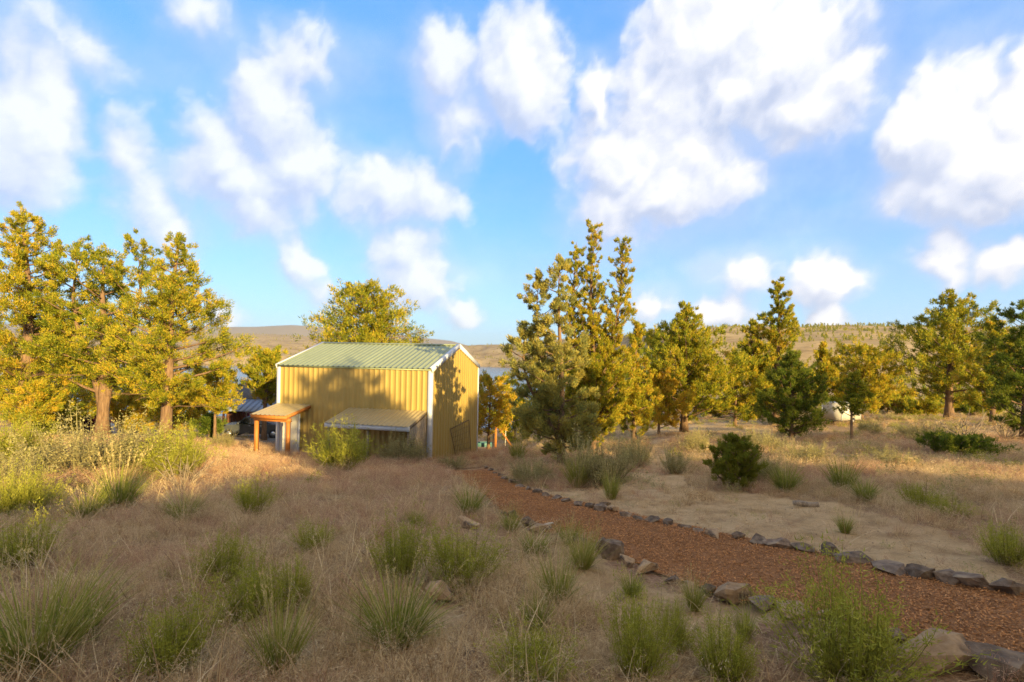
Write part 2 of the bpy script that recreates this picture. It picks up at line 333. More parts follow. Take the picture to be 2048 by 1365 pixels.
def build_path():
    n = 160; a = resample(WF, n); b = resample(WN, n); k = 9; V = []
    for i in range(n):
        for j in range(k):
            t = j/(k-1); p = a[i]*(1-t)+b[i]*t; V.append((p[0], p[1], 0))
    V = np.array(V); V[:, 2] = gh(V[:, 0], V[:, 1])+.03+.02*fbm(V[:, 0]/.3, V[:, 1]/.3, 2, 5)
    ix = np.arange(n*k).reshape(n, k); F = np.stack([ix[:-1, :-1], ix[1:, :-1], ix[1:, 1:], ix[:-1, 1:]], -1).reshape(-1, 4)
    mb = MB(); mb.add(V, F); tag(mb.obj('path', 'mulch', None, True), 'red brown bark mulch path edged with rocks', 'path', kind='structure')
build_path()

# ------------------------------------------------------------------ sky: cumulus on a far dome
BLOBS = [(40,230,130,140,1),(95,205,75,95,1),(30,330,120,80,.85),(265,310,60,70,.75),(290,385,70,60,.6),
  (540,215,80,75,.95),(430,310,75,65,.8),(600,330,105,65,.95),(500,360,150,65,.85),(520,425,95,52,.75),
  (770,390,95,62,.95),(850,400,75,55,.75),(880,140,58,68,.9),(925,235,75,80,.7),(1040,155,88,90,1.05),(1195,190,38,58,.8),
  (1430,60,140,110,1.1),(1560,120,150,100,1.1),(1600,225,120,75,1.1),(1450,170,120,110,1),(1700,150,66,56,.9),(1330,200,100,95,.75),
  (1270,330,140,95,.85),(1330,385,95,62,.9),(1230,425,105,62,.78),(1470,330,70,62,.7),(1380,300,95,75,.85),
  (1900,260,115,115,1.2),(1980,330,125,95,1.2),(1820,280,76,62,1.05),(2040,220,60,90,1.2),(1880,385,125,52,.8),(1960,420,105,42,.7),
  (1650,540,76,52,1.05),(1885,510,64,50,1),(2010,515,68,40,.8),(1660,630,38,26,.8),(1490,550,66,34,.55),(1440,632,68,30,.72),(1300,612,58,34,.65),
  (810,505,70,52,.82),(835,560,80,56,.9),(930,622,38,26,.65),(600,515,38,46,.6),(440,640,48,36,.75),(640,580,32,36,.65),(330,460,68,56,.62),
  (170,105,150,60,.45),(610,120,85,50,.55),(380,20,80,40,.5)]
def build_sky():
    az = np.radians(np.concatenate([np.arange(-180, -52, 2.0), np.arange(-52, 52, .22), np.arange(52, 180.1, 2.0)]))
    el = np.radians(np.concatenate([np.arange(-1.5, 40, .22), np.arange(40, 91, 2.5)])); el[-1] = np.radians(89.9)
    A, E_ = np.meshgrid(az, el); R = 14000.0
    V = np.stack([R*np.cos(E_)*np.sin(A), R*np.cos(E_)*np.cos(A), R*np.sin(E_)], -1)
    def dens(A, E_, soft=False):
        wx = A+.055*fbm(A*9, E_*9, 5, 70)+.03*fbm(A*34, E_*34, 4, 76); wy = E_+.05*fbm(A*9+30, E_*9, 5, 71)+.03*fbm(A*34+9, E_*34, 4, 77)
        D = np.full(A.shape, -1.0)
        for (x, y, rx, ry, s) in BLOBS:
            a, b = ray(x, y); ca = math.atan2(a, 1); ce = math.atan2(b, math.hypot(a, 1)); k = 1/(1+a*a)
            d = np.hypot((wx-ca)/(1.34*rx/FPX*k), (wy-ce)/(1.34*ry/FPX*math.sqrt(k)))
            v = s*(1-d); h = np.maximum(.2-np.abs(D-v), 0)/.2; D = np.maximum(D, v)+h*h*.05
        X = np.cos(E_)*np.sin(A); Y = np.cos(E_)*np.cos(A); Z = np.sin(E_)
        px, py = X/(Z+.35)*2.2, Y/(Z+.35)*2.2        # broken cumulus out of view, thickened to brighten the shaded ground
        gen = 2.6*fbm(px, py, 5, 80)+.35
        o = np.maximum(sstep(np.abs(A), .86, 1.1), sstep(E_, .60, .78))
        sx, sy = SV.x, SV.y
        clear = sstep(X*SV.x+Y*SV.y+Z*SV.z, .86, .97)
        D = D*(1-o)+gen*o-clear*2
        if soft: return D+.7*fbm(wx*6, wy*6, 4, 88)
        return D+.8*fbm(wx*11, wy*11, 6, 90)+.42*fbm(wx*42, wy*42, 4, 97)
    d = dens(A, E_)
    veil = .36*sstep(fbm(A*2.6, E_*6.5, 5, 95), -.16, .3)*sstep(E_, .02, .2)
    al = np.maximum(sstep(d, .02, .5)*.96, veil*(1-sstep(A*0+np.cos(A-SUN_AZ)*np.cos(E_), .86, .97)))
    halo = .5*sstep(dens(A, E_, True), -.2, .6)
    al = al*(1-.26*(1-sstep(A, -.15, .25)))           # the western clouds are thinner
    up = np.radians(1.6)
    g = .8*(d-dens(A+up*.45, E_+up))+.45*(d-dens(A+up*.8, E_+up*2.2))                # bright where the cloud ends above and to the right, grey on its underside
    lit = np.clip(.34+.95*g+.34*sstep(d, .15, 1.05), 0, 1)
    lit = lit*(1-.35*sstep(-g, .15, .8))
    core = al; al = 1-(1-al)*(1-halo); lit = lit*core/(al+1e-6)+.22*(1-core/(al+1e-6))
    haze = (.66+.26*np.exp(-np.maximum(E_, 0)/.2))*(1-.8*clear_dir(A, E_))
    alpha = 1-(1-al)*(1-haze)
    cl = lit[..., None]*np.array([.272, .27, .275])+(1-lit[..., None])*np.array([.138, .158, .208])
    warm = sstep(np.cos(A-SUN_AZ), -.35, .8)[..., None]      # sky and clouds on the sun's side, mostly unseen, tinted to warm the shade
    cl = cl*(1-warm*(1-np.array([1.4, 1.02, .60])))
    hz = (np.array([.102, .15, .2])*(1-sstep(E_, .01, .34)[..., None])+np.array([.037, .103, .222])*sstep(E_, .01, .34)[..., None])*(1-warm*(1-np.array([1.6, 1.0, .55])))
    wa = al/(al+haze*(1-al)+1e-6)
    col = cl*wa[..., None]+hz*(1-wa[..., None])
    na, ne = len(az), len(el); ix = np.arange(na*ne).reshape(ne, na)
    F = np.stack([ix[:-1, :-1], ix[1:, :-1], ix[1:, 1:], ix[:-1, 1:]], -1).reshape(-1, 4)
    m, nt, N, L = nodes_mat('sky'); m.cycles.emission_sampling = 'NONE'
    a = N('ShaderNodeAttribute'); a.attribute_name = 'cloud'; e = N('ShaderNodeEmission'); L(a.outputs['Color'], e.inputs[0]); t = N('ShaderNodeBsdfTransparent')
    f = N('ShaderNodeAttribute'); f.attribute_name = 'tint'
    mx = N('ShaderNodeMixShader'); L(f.outputs['Fac'], mx.inputs[0]); L(t.outputs[0], mx.inputs[1]); L(e.outputs[0], mx.inputs[2]); o = N('ShaderNodeOutputMaterial'); L(mx.outputs[0], o.inputs[0])
    mb = MB(); mb.add(V.reshape(-1, 3), F, alpha.ravel()); me = mb.mesh('sky', 'sky', True)
    ca = me.attributes.new('cloud', 'FLOAT_COLOR', 'POINT'); ca.data.foreach_set('color', np.concatenate([col.reshape(-1, 3), np.ones((na*ne, 1))], 1).astype(np.float32).ravel())
    tag(put('sky', me), 'blue sky with broken white cumulus clouds', 'sky', kind='structure')
def clear_dir(A, E_): return sstep(np.cos(E_)*np.cos(A-SUN_AZ), .86, .97)
build_sky()

# ------------------------------------------------------------------ metal shed
YAW = .215; SD = np.array([-math.cos(YAW), math.sin(YAW), 0]); SG = np.array([math.sin(YAW), math.cos(YAW), 0]); UP = np.array([0, 0, 1.0])
SN = np.array([-3.983, 25.482, 0]); SLEN = 8.679; SWID = 8.39; ZE = EYE-.842; RISE = 1.26; ZB = ZE-4.5; ZLOW = ZB-1.5
OUT_LONG = -SG; OUT_GABLE = -SD
def ribbed(o, along, up_of, out, s0, s1, ribs, z0f, z1f, depth=.032, half=.05, top=.022):
    """one ribbed sheet: profile along `along` between s0 and s1, each profile line runs from z0f(s) to z1f(s)"""
    pr = [(s0, 0)]; w = (s1-s0)/ribs
    for i in range(ribs):
        c = s0+(i+.5)*w
        pr += [(c-half, 0), (c-top, depth), (c+top, depth), (c+half, 0)]
    pr.append((s1, 0)); V = []
    for s, d in pr:
        V.append(o+along*s+out*d+up_of(z0f(s), s)); V.append(o+along*s+out*d+up_of(z1f(s), s))
    F = [(2*i, 2*i+2, 2*i+3, 2*i+1) for i in range(len(pr)-1)]
    mb = MB(); mb.add(V, F); return mb
shed = thing('metal_shed', 'tall tan metal shed with green roof and white trim below the grassy slope', 'shed', tuple(SN+UP*ZB))
OFF = -np.array(shed.location)
def sub(mb, name, mat, parent=None, smooth=False):
    p = parent or shed
    for i in range(len(mb.V)): mb.V[i] = mb.V[i]+OFF
    return mb.obj(name, mat, p, smooth)
vert = lambda z, s: UP*(z)
npan = 10
for i in range(npan):   # long wall facing the viewer, and the wall behind
    a, b = SLEN*i/npan, SLEN*(i+1)/npan
    sub(ribbed(SN, SD, vert, OUT_LONG, a, b, 3, lambda s: ZLOW, lambda s: ZE), 'wall_panel', 'wall_metal')
    sub(ribbed(SN+SG*SWID, SD, vert, SG, a, b, 3, lambda s: ZLOW, lambda s: ZE), 'wall_panel', 'wall_metal')
gt = lambda s: ZE+RISE*(1-abs(s-SWID/2)/(SWID/2))
for i in range(npan):
    a, b = SWID*i/npan, SWID*(i+1)/npan
    sub(ribbed(SN, SG, vert, OUT_GABLE, a, b, 2, lambda s: ZLOW, gt, half=.06, top=.025, depth=.03), 'wall_panel', 'wall_metal')
    sub(ribbed(SN+SD*SLEN, SG, vert, SD, a, b, 2, lambda s: ZLOW, gt, half=.06, top=.025), 'wall_panel', 'wall_metal')
SLOPE = math.hypot(SWID/2, RISE); UD = (SG*SWID/2+UP*RISE)/SLOPE; UD2 = (-SG*SWID/2+UP*RISE)/SLOPE
RN = np.cross(UD, SD); RN = RN if RN[2] > 0 else -RN; RN2 = np.cross(UD2, SD); RN2 = RN2 if RN2[2] > 0 else -RN2
nro = 10
for i in range(nro):
    a, b = -.06+(SLEN+.12)*i/nro, -.06+(SLEN+.12)*(i+1)/nro
    sub(ribbed(SN+UP*(ZE+.05), SD, lambda t, s: UD*t, RN, a, b, 3, lambda s: -.10, lambda s: SLOPE, depth=.035), 'roof_panel', 'roof_metal')
    sub(ribbed(SN+SG*SWID+UP*(ZE+.05), SD, lambda t, s: UD2*t, RN2, a, b, 3, lambda s: -.10, lambda s: SLOPE, depth=.035), 'roof_panel', 'roof_metal')
mb = MB()   # ridge cap
pk = SN+SG*SWID/2+UP*(ZE+RISE+.05)
for u_, n_ in ((UD, RN), (UD2, RN2)):
    a = pk-SD*.08; b = pk+SD*(SLEN+.08)
    mb.hexa([a-u_*.22+n_*.036, b-u_*.22+n_*.036, b+n_*.036, a+n_*.036, a-u_*.22+n_*.05, b-u_*.22+n_*.05, b+n_*.055, a+n_*.055])
sub(mb, 'ridge_cap', 'roof_metal')
for (p, o1, o2) in ((SN, -SD, -SG), (SN+SD*SLEN, SD, -SG), (SN+SG*SWID, -SD, SG), (SN+SG*SWID+SD*SLEN, SD, SG)):   # corner trims
    mb = MB(); w = .17; t = .045
    c = p+o1*t+o2*t
    mb.hexa([c+UP*ZLOW, c-o1*(w+t)+UP*ZLOW, c-o1*(w+t)-o2*t*.9+UP*ZLOW, c-o2*t*.9+UP*ZLOW, c+UP*(ZE-.01), c-o1*(w+t)+UP*(ZE-.01), c-o1*(w+t)-o2*t*.9+UP*(ZE-.01), c-o2*t*.9+UP*(ZE-.01)])
    c2 = c-o2*.003
    mb.hexa([c2+UP*ZLOW+o1*.003, c2-o2*(w+t)+o1*.003+UP*ZLOW, c2-o2*(w+t)-o1*t*.9+UP*ZLOW, c2-o1*t*.9+UP*ZLOW, c2+o1*.003+UP*(ZE-.012), c2-o2*(w+t)+o1*.003+UP*(ZE-.012), c2-o2*(w+t)-o1*t*.9+UP*(ZE-.012), c2-o1*t*.9+UP*(ZE-.012)])
    sub(mb, 'corner_trim', 'white_metal')
for e, o1 in ((SN, -SD), (SN+SD*SLEN, SD)):   # white rake trims on both gables
    for (st, u_, n_) in ((e, UD, RN), (e+SG*SWID, UD2, RN2)):
        a = st+UP*(ZE+.05)-u_*.12+o1*.035; b = st+UP*(ZE+.05)+u_*(SLOPE+.0)+o1*.035
        mb = MB(); lo = -.18; hi = .05; th = .05
        mb.hexa([a+n_*lo, b+n_*lo, b+n_*lo+o1*th, a+n_*lo+o1*th, a+n_*hi, b+n_*hi, b+n_*hi+o1*th, a+n_*hi+o1*th])
        mb.hexa([a+n_*(hi+.002)-o1*.12, b+n_*(hi+.002)-o1*.12, b+n_*(hi+.002)+o1*th, a+n_*(hi+.002)+o1*th, a+n_*(hi+.014)-o1*.12, b+n_*(hi+.014)-o1*.12, b+n_*(hi+.014)+o1*th, a+n_*(hi+.014)+o1*th])
        sub(mb, 'rake_trim', 'white_metal')
for st, o2 in ((SN, -SG), (SN+SG*SWID, SG)):
    mb = MB(); a = st+UP*(ZE-.03)+o2*.04-SD*.05; b = st+UP*(ZE-.03)+o2*.04+SD*(SLEN+.05); mb.beam(a, b, .06, .07)
    sub(mb, 'eave_trim', 'roof_metal')
mb = MB(); i_ = .05   # added unseen inner box, blocks light inside the thin shell
q = [SN+SD*i_+SG*i_, SN+SD*(SLEN-i_)+SG*i_, SN+SD*(SLEN-i_)+SG*(SWID-i_), SN+SD*i_+SG*(SWID-i_)]
mb.hexa([p+UP*ZLOW for p in q]+[p+UP*(ZE-.08) for p in q])
r1 = SN+SG*SWID/2+SD*i_+UP*(ZE+RISE-.06); r2 = SN+SG*SWID/2+SD*(SLEN-i_)+UP*(ZE+RISE-.06)
mb.add([q[0]+UP*(ZE-.08), q[1]+UP*(ZE-.08), r2, r1, q[3]+UP*(ZE-.08), q[2]+UP*(ZE-.08)], [(0, 1, 2, 3), (4, 3, 2, 5)]); 
sub(mb, 'light_block', 'wall_metal')
# porch at the far left end
def wall_s(px):   # distance along the long wall that falls on photo column px
    a, _ = ray(px, 820); return float((SN[0]-a*SN[1])/(a*SD[1]-SD[0]))
porch = bpy.data.objects.new('porch', None); COL.objects.link(porch); porch.parent = shed
p0, p1 = wall_s(623), SLEN-.02; PD = 1.95; zb_, zf_ = ZE-2.02, ZE-2.36
def pp(s, d, z): return SN+SD*s+OUT_LONG*d+UP*z
for i in range(4):
    a, b = p0+(p1-p0)*i/4, p0+(p1-p0)*(i+1)/4
    dn = (OUT_LONG*PD+UP*(zf_-zb_)); dn_l = np.linalg.norm(dn); dn = dn/dn_l; nn = np.cross(SD, dn); nn = nn if nn[2] > 0 else -nn
    sub(ribbed(SN+OUT_LONG*.05+UP*zb_, SD, lambda t, s: dn*t, nn, a, b, 2, lambda s: 0, lambda s: dn_l+.12, depth=.03, half=.05), 'roof_panel', 'tan_roof_metal', porch)
mb = MB(); mb.beam(pp(p0-.02, PD+.04, zf_-.12), pp(p1+.02, PD+.04, zf_-.12), .05, .2); sub(mb, 'fascia', 'cedar', porch)
mb = MB(); mb.beam(pp(p0-.02, PD-.22, zf_-.28), pp(p1+.02, PD-.22, zf_-.28), .14, .18); sub(mb, 'beam', 'cedar', porch)
for s in (p0+.03, (p0+p1)/2, p1-.03):
    mb = MB(); mb.beam(pp(s, .06, zb_-.11), pp(s, PD+.01, zf_-.09), .05, .15); sub(mb, 'rafter', 'cedar', porch)
for s in (p0+.12, p1-.12):
    c = pp(s, PD-.22, 0); g = gz(c[0], c[1]); mb = MB(); mb.beam(pp(s, PD-.22, g-.3), pp(s, PD-.22, zf_-.37), .17, .17, (0, 1, 0)); sub(mb, 'post', 'cedar', porch)
# door and white panel under the porch
door = MB(); s0, s1 = wall_s(599), wall_s(577); zt = ZE-2.62
door.hexa([pp(s0, .04, ZB-.3), pp(s1, .04, ZB-.3), pp(s1, .1, ZB-.3), pp(s0, .1, ZB-.3), pp(s0, .04, zt), pp(s1, .04, zt), pp(s1, .1, zt), pp(s0, .1, zt)])
do = sub(door, 'door', 'white_panel')
for a, b in ((s0-.09, s0), (s1, s1+.09)):
    mb = MB(); mb.hexa([pp(a, .04, ZB-.3), pp(b, .04, ZB-.3), pp(b, .13, ZB-.3), pp(a, .13, ZB-.3), pp(a, .04, zt+.09), pp(b, .04, zt+.09), pp(b, .13, zt+.09), pp(a, .13, zt+.09)]); sub(mb, 'door_frame', 'white_metal', do)
mb = MB(); mb.hexa([pp(s0, .04, zt+.002), pp(s1, .04, zt+.002), pp(s1, .13, zt+.002), pp(s0, .13, zt+.002), pp(s0, .04, zt+.09), pp(s1, .04, zt+.09), pp(s1, .13, zt+.09), pp(s0, .13, zt+.09)]); sub(mb, 'door_frame', 'white_metal', do)
mb = MB(); mb.tube([pp(s1-.1, .11, ZB+.95), pp(s1-.1, .18, ZB+.95)], .035, 8); sub(mb, 'handle', 'chrome', do)
s2 = s1+.14
for i in range(2):
    a, b = s2+(SLEN-.2-s2)*i/2, s2+(SLEN-.2-s2)*(i+1)/2
    sub(ribbed(SN+OUT_LONG*.045, SD, vert, OUT_LONG, a, b, 2, lambda s: ZB-.5, lambda s: zt+.05, depth=.02, half=.04), 'white_panel', 'white_panel')
# lean-to roof against the near end of the long wall
lean = bpy.data.objects.new('lean_to', None); COL.objects.link(lean); lean.parent = shed
l0, l1 = .18, wall_s(699); LD = 2.15; zlb, zlf = ZE-2.08, ZE-2.55
for i in range(6):
    a, b = l0+(l1-l0)*i/6, l0+(l1-l0)*(i+1)/6
    dn2 = (OUT_LONG*LD+UP*(zlf-zlb)); dl2 = np.linalg.norm(dn2); dn2 = dn2/dl2; nn2 = np.cross(SD, dn2); nn2 = nn2 if nn2[2] > 0 else -nn2
    sub(ribbed(SN+OUT_LONG*.05+UP*zlb, SD, lambda t, s: dn2*t, nn2, a, b, 3, lambda s: 0, lambda s: dl2+.1, depth=.03, half=.04, top=.018), 'roof_panel', 'tan_roof_metal', lean)
mb = MB(); mb.beam(pp(l0-.02, LD+.05, zlf-.13), pp(l1+.02, LD+.05, zlf-.13), .06, .22); sub(mb, 'fascia', 'white_metal', lean)
for i in range(5):
    s = l0+.05+(l1-l0-.1)*i/4; mb = MB(); mb.beam(pp(s, .06, zlb-.11), pp(s, LD+.0, zlf-.10), .05, .15); sub(mb, 'rafter', 'dead_wood', lean)
for s in (l0+.1, (l0+l1)/2, l1-.1):
    c = pp(s, LD-.12, 0); g = gz(c[0], c[1]); mb = MB(); mb.beam(pp(s, LD-.12, g-.3), pp(s, LD-.12, zlf-.19), .1, .1, (0, 1, 0)); sub(mb, 'post', 'dead_wood', lean)
for i in range(9):   # weathered boards on the lean-to's end
    d0 = .12+i*.225; d1 = d0+.21; f = lambda d: zlb-.2+(zlf-zlb)*d/LD
    mb = MB(); mb.hexa([pp(l0, d0, ZB-.4), pp(l0+.03, d0, ZB-.4), pp(l0+.03, d1, ZB-.4), pp(l0, d1, ZB-.4), pp(l0, d0, f(d0)), pp(l0+.03, d0, f(d0)), pp(l0+.03, d1, f(d1)), pp(l0, d1, f(d1))]); sub(mb, 'board', 'dead_wood', lean)
# wire panel leaning against the gable
def gab_s(px):
    a, _ = ray(px, 880); return float((SN[0]-a*SN[1])/(a*SG[1]-SG[0]))
def gp(s, d, z): return SN+SG*s+OUT_GABLE*d+UP*z
wp = thing('wire_panel', 'rusty wire grid panel leaning against the shed gable', 'wire panel', tuple(gp(2.2, .3, ZB-.2)))
ga, gb = gab_s(897), gab_s(934)
A0 = gp(ga+.5, .26, ZB-.35); B0 = gp(gb, .26, ZB-.8); A1 = gp(ga, .10, ZB+1.15); B1 = gp(gb, .10, ZB+1.25)
def wsub(mb, nm, mat):
    for i in range(len(mb.V)): mb.V[i] = mb.V[i]-np.array(wp.location)
    return mb.obj(nm, mat, wp)
for a, b in ((A0, B0), (A1, B1), (A0, A1), (B0, B1)):
    mb = MB(); mb.beam(a, b, .035, .035, (.3, .2, 1)); wsub(mb, 'frame_bar', 'rust_wire')
for i in range(1, 11):
    t = i/11; mb = MB(); mb.beam(A0*(1-t)+B0*t, A1*(1-t)+B1*t, .013, .013, (.3, .2, 1)); wsub(mb, 'wire', 'rust_wire')
for i in range(1, 6):
    t = i/6; mb = MB(); mb.beam(A0*(1-t)+A1*t, B0*(1-t)+B1*t, .013, .013); wsub(mb, 'wire', 'rust_wire')

# ------------------------------------------------------------------ junipers
def unit(v): return v/(np.linalg.norm(v, axis=-1, keepdims=True)+1e-9)
def sprays(mb, C, rad, axis, n, size, rng, tone, spread=.27, wid=.33):
    """n leaf sprays per cluster; C (k,3) centres, rad (k,), axis (k,3) the way the twigs grow"""
    k = len(C); N = k*n
    c = np.repeat(C, n, 0); r = np.repeat(rad, n)[:, None]; ax = np.repeat(axis, n, 0)
    off = unit(rng.normal(size=(N, 3)))*(rng.random((N, 1))**.5)
    along = (off*ax).sum(1, keepdims=True); off = .82*(off-ax*along)+1.15*ax*along*(1+.3*np.sign(along))
    p = c+off*r
    d = unit(off*.8+ax*.75+rng.normal(size=(N, 3))*.5+np.array([0, 0, .3]))
    sd = unit(np.cross(d, rng.normal(size=(N, 3))))
    l = (size*rng.uniform(.6, 1.4, N))[:, None]; w = l*wid
    V = np.stack([p-sd*w*.5, p+sd*w*.5, p+d*l], 1)
    q = np.arange(N)[:, None]*3
    t = np.repeat(rng.normal(tone, spread*.6, k), n)+rng.normal(0, spread, N)
    mb.add(V.reshape(-1, 3), (q+np.array([[0, 1, 2]])), np.repeat(np.clip(t, 0, 1), 3))
PROF = {
 'cone': lambda t: np.interp(t, [0, .1, .3, .6, .85, 1], [.5, .9, 1, .58, .22, .04]),
 'spire': lambda t: np.interp(t, [0, .15, .4, .7, .9, 1], [.6, 1, .85, .52, .3, .1]),
 'triple': lambda t: np.interp(t, [0, .12, .3, .5, .7, .88, 1], [.9, 1.25, 1.1, .75, .5, .3, .1]),
 'round': lambda t: np.interp(t, [0, .12, .35, .65, .88, 1], [.6, .95, 1, .88, .55, .12]),
 'wide': lambda t: np.interp(t, [0, .15, .4, .6, .8, .92, 1], [.7, 1, .9, .72, .48, .3, .1]),
 'young': lambda t: np.interp(t, [0, .2, .5, .8, 1], [.7, 1, .72, .34, .05]),
}
def juniper_mesh(H, W, cb, prof, seed, leaders=((0, 0, 1.0),), nlimb=46, nleaf=20000, size=.17, tone=.5, rise=.55, clump=1.0, trunk_r=None, gap=.0, droop=0.0, dead=0, squash=1.0, lean=(0, 0), twig=True, lw=.72):
    """returns (wood MB, leaf MB); z = 0 at the base. leaders: (dx, dy, top as share of H)"""
    rng = np.random.default_rng(seed); wood = MB(); leaf = MB(); tr = trunk_r or .022*H
    pf = PROF[prof]; C = []; Rd = []; AX = []
    stems = []
    for i, (dx, dy, top) in enumerate(leaders):
        z = np.linspace(0, H*top*.97, 9); f = sstep(z/(H*top), .08, .75)
        wob = .012*H*np.array([np.sin(z*.7/H*9+seed+i), np.cos(z*.8/H*8+seed*2+i)])*(z/H)
        P = np.stack([dx*f+wob[0]+lean[0]*z/H, dy*f+wob[1]+lean[1]*z/H, z], 1)
        R = tr*(1 if i == 0 else .7)*np.clip(1-z/(H*top), .03, 1)**.8; R[0] *= 1.35
        if i: R = np.minimum(R, tr*.7)
        wood.tube(P, R, 8 if H > 5 else 6); stems.append((P, H*top))
    nl = max(1, nlimb//len(leaders))
    for i, (P, ht) in enumerate(stems):
        wl = W/2*(1.0 if len(stems) == 1 else lw)
        for j in range(nl):
            t = ((j+rng.random())/nl)**.9; z = ht*(cb+(.985-cb)*t)
            o = np.array([np.interp(z, P[:, 2], P[:, 0]), np.interp(z, P[:, 2], P[:, 1]), z])
            a = j*2.39996+rng.normal(0, .4)+i*1.3; ln = wl*float(pf(t))*rng.uniform(.62, 1.15)
            if rng.random() < gap: ln *= rng.uniform(.3, .6)
            ln = max(ln, .12*W*.5); up = rise*(1+.35*t)*rng.uniform(.6, 1.3)-droop*(1-t)
            s = np.linspace(0, 1, 5); h = np.array([np.cos(a), np.sin(a)*squash])
            side = np.array([-h[1], h[0]])*rng.normal(0, .12)*ln
            Q = np.stack([o[0]+h[0]*ln*s+side[0]*s*s, o[1]+h[1]*ln*s+side[1]*s*s, o[2]+ln*(up*s*.55+(up*.5-droop*.6)*s*s)], 1)
            wood.tube(Q, tr*.30*(1-t*.75)*(1.05-s)+.008, 4)
            m = max(3, int(ln/(.17*clump)))
            for q in range(m):
                f = 1.03-rng.random()**1.5*.85; b = np.array([np.interp(f, s, Q[:, k]) for k in range(3)])
                sp = rng.normal(size=3)*np.array([.40, .40, .30])*clump*(.35+ln*.18)
                if twig and rng.random() < .22: wood.tube(np.stack([b, b+sp*.6, b+sp]), np.array([.016, .012, .006]), 3)
                C.append(b+sp); Rd.append(clump*rng.uniform(.18, .42)*(.66+.12*ln)*(1-.2*t)); dr = unit(np.array([h[0], h[1], .55+up-droop*1.6])); AX.append(dr)
        for q in range(4): C.append(np.array([P[-1, 0], P[-1, 1], ht*(.93+.02*q)])+rng.normal(0, .04, 3)); Rd.append(clump*.2); AX.append(np.array([0, 0, 1.0]))
    for q in range(dead):   # bare dead limbs low on the trunk
        a = rng.uniform(0, 6.28); z = H*rng.uniform(.08, cb+.22); ln = W*.5*rng.uniform(.5, 1.0)
        s = np.linspace(0, 1, 5); B = np.array([lean[0]*z/H, lean[1]*z/H, z])
        Q = B+np.stack([np.cos(a)*ln*s, np.sin(a)*ln*s, ln*(.25*s-.2*s*s)+.05*np.sin(s*9)], 1); wood.tube(Q, .03*(1.1-s)+.006, 4)
        for e in range(5):
            f = rng.uniform(.3, .95); b = np.array([np.interp(f, s, Q[:, k]) for k in range(3)]); v = rng.normal(size=3)*.3+Q[-1]-Q[0]; v = unit(v)*rng.uniform(.3, .8)
            wood.tube(np.stack([b, b+v*.5+rng.normal(0, .05, 3), b+v]), np.array([.012, .009, .004]), 3)
    C = np.array(C); Rd = np.array(Rd); AX = np.array(AX)
    C[:, 2] = np.maximum(C[:, 2], H*.03)
    fz = H/max(H*.5, float((C[:, 2]+Rd*.8).max())); C[:, 2] *= fz
    for V in wood.V: V[:, 2] *= fz
    n = max(6, int(nleaf/len(C))); sprays(leaf, C, Rd, AX, n, size, rng, tone)
    return wood, leaf
def tree(name, label, px, Y, top_px, width_px, cb=.2, prof='cone', seed=1, mat='juniper_leaf', bark='bark', cat='tree', group=None, base=None, **k):
    """stands at photo column px, Y metres off; top_px is the photo row of its top"""
    if base is not None: v = G(*base); Y = v.y; X = v.x
    else: X = ray(px, 850)[0]*Y
    z = gz(X, Y); H = at(px, top_px, Y).z-z; W = width_px*Y/FPX
    k.setdefault('leaders', ((0, 0, 1.0),)); k['leaders'] = tuple((a*W, b*W, c) for a, b, c in k['leaders'])
    k.setdefault('size', min(.26, max(.06, .0043*Y))); k['nleaf'] = int(k.get('nleaf', 20000)*1.95)
    w, l = juniper_mesh(H, W, cb, prof, seed, **k)
    t = thing(name, label, cat, (X, Y, z-.08), 0, group=group)
    w.obj('trunk', bark, t, True); l.obj('crown', mat, t)
    return t
# left-hand stand
tree('juniper_tree', 'tall pointed golden juniper at the left edge of the picture', 48, 33, 405, 230, .1, 'spire', 11, tone=.44, nlimb=70, nleaf=46000, trunk_r=.42, clump=1.15, rise=.35, dead=3)
tree('juniper_tree', 'broad many-topped golden juniper between two taller trunks on the left', 205, 33, 462, 270, .2, 'round', 12, tone=.48, nlimb=76, nleaf=42000, trunk_r=.38, leaders=((0, 0, .96), (-.22, 0, .97), (.18, .1, 1.0)), clump=1.05, rise=.5, gap=.2, dead=5)
tree('juniper_tree', 'golden juniper with thick bare lower trunk left of the shed', 330, 31, 462, 265, .18, 'cone', 13, tone=.46, nlimb=70, nleaf=40000, trunk_r=.36, clump=1.0, rise=.35, gap=.15, dead=4, lean=(.5, 0))
tree('juniper_tree', 'thin-stemmed yellow juniper between the left trees and the cabin', 430, 37, 725, 110, .35, 'round', 14, tone=.62, nleaf=9000, nlimb=26, trunk_r=.12)
tree('juniper_tree', 'small crooked juniper sapling low at the left edge', 55, 28, 760, 90, .3, 'cone', 15, tone=.62, nleaf=7000, nlimb=22, trunk_r=.1, lean=(.4, 0))
tree('juniper_tree', 'rusty golden juniper filling the gap between the two left trunks', 120, 40, 640, 200, .12, 'round', 16, tone=.75, nleaf=13000, nlimb=44)
tree('juniper_tree', 'low yellow juniper behind the trunk nearest the shed', 265, 44, 770, 130, .03, 'round', 17, tone=.6, nleaf=12000, nlimb=34)
tree('juniper_tree', 'low yellow juniper right of the thick trunk, before the cabin', 365, 50, 770, 120, .03, 'round', 18, tone=.66, nleaf=10000, nlimb=30)
tree('juniper_tree', 'dark low juniper in shade at the far left between trunks', 110, 37, 790, 130, .03, 'round', 19, tone=.45, nleaf=10000, nlimb=30)
tree('juniper_bush', 'small dark green juniper bush beside the gravel drive', 418, 40, 828, 55, .02, 'young', 20, 'juniper_dark', cat='bush', nleaf=5000, nlimb=24)
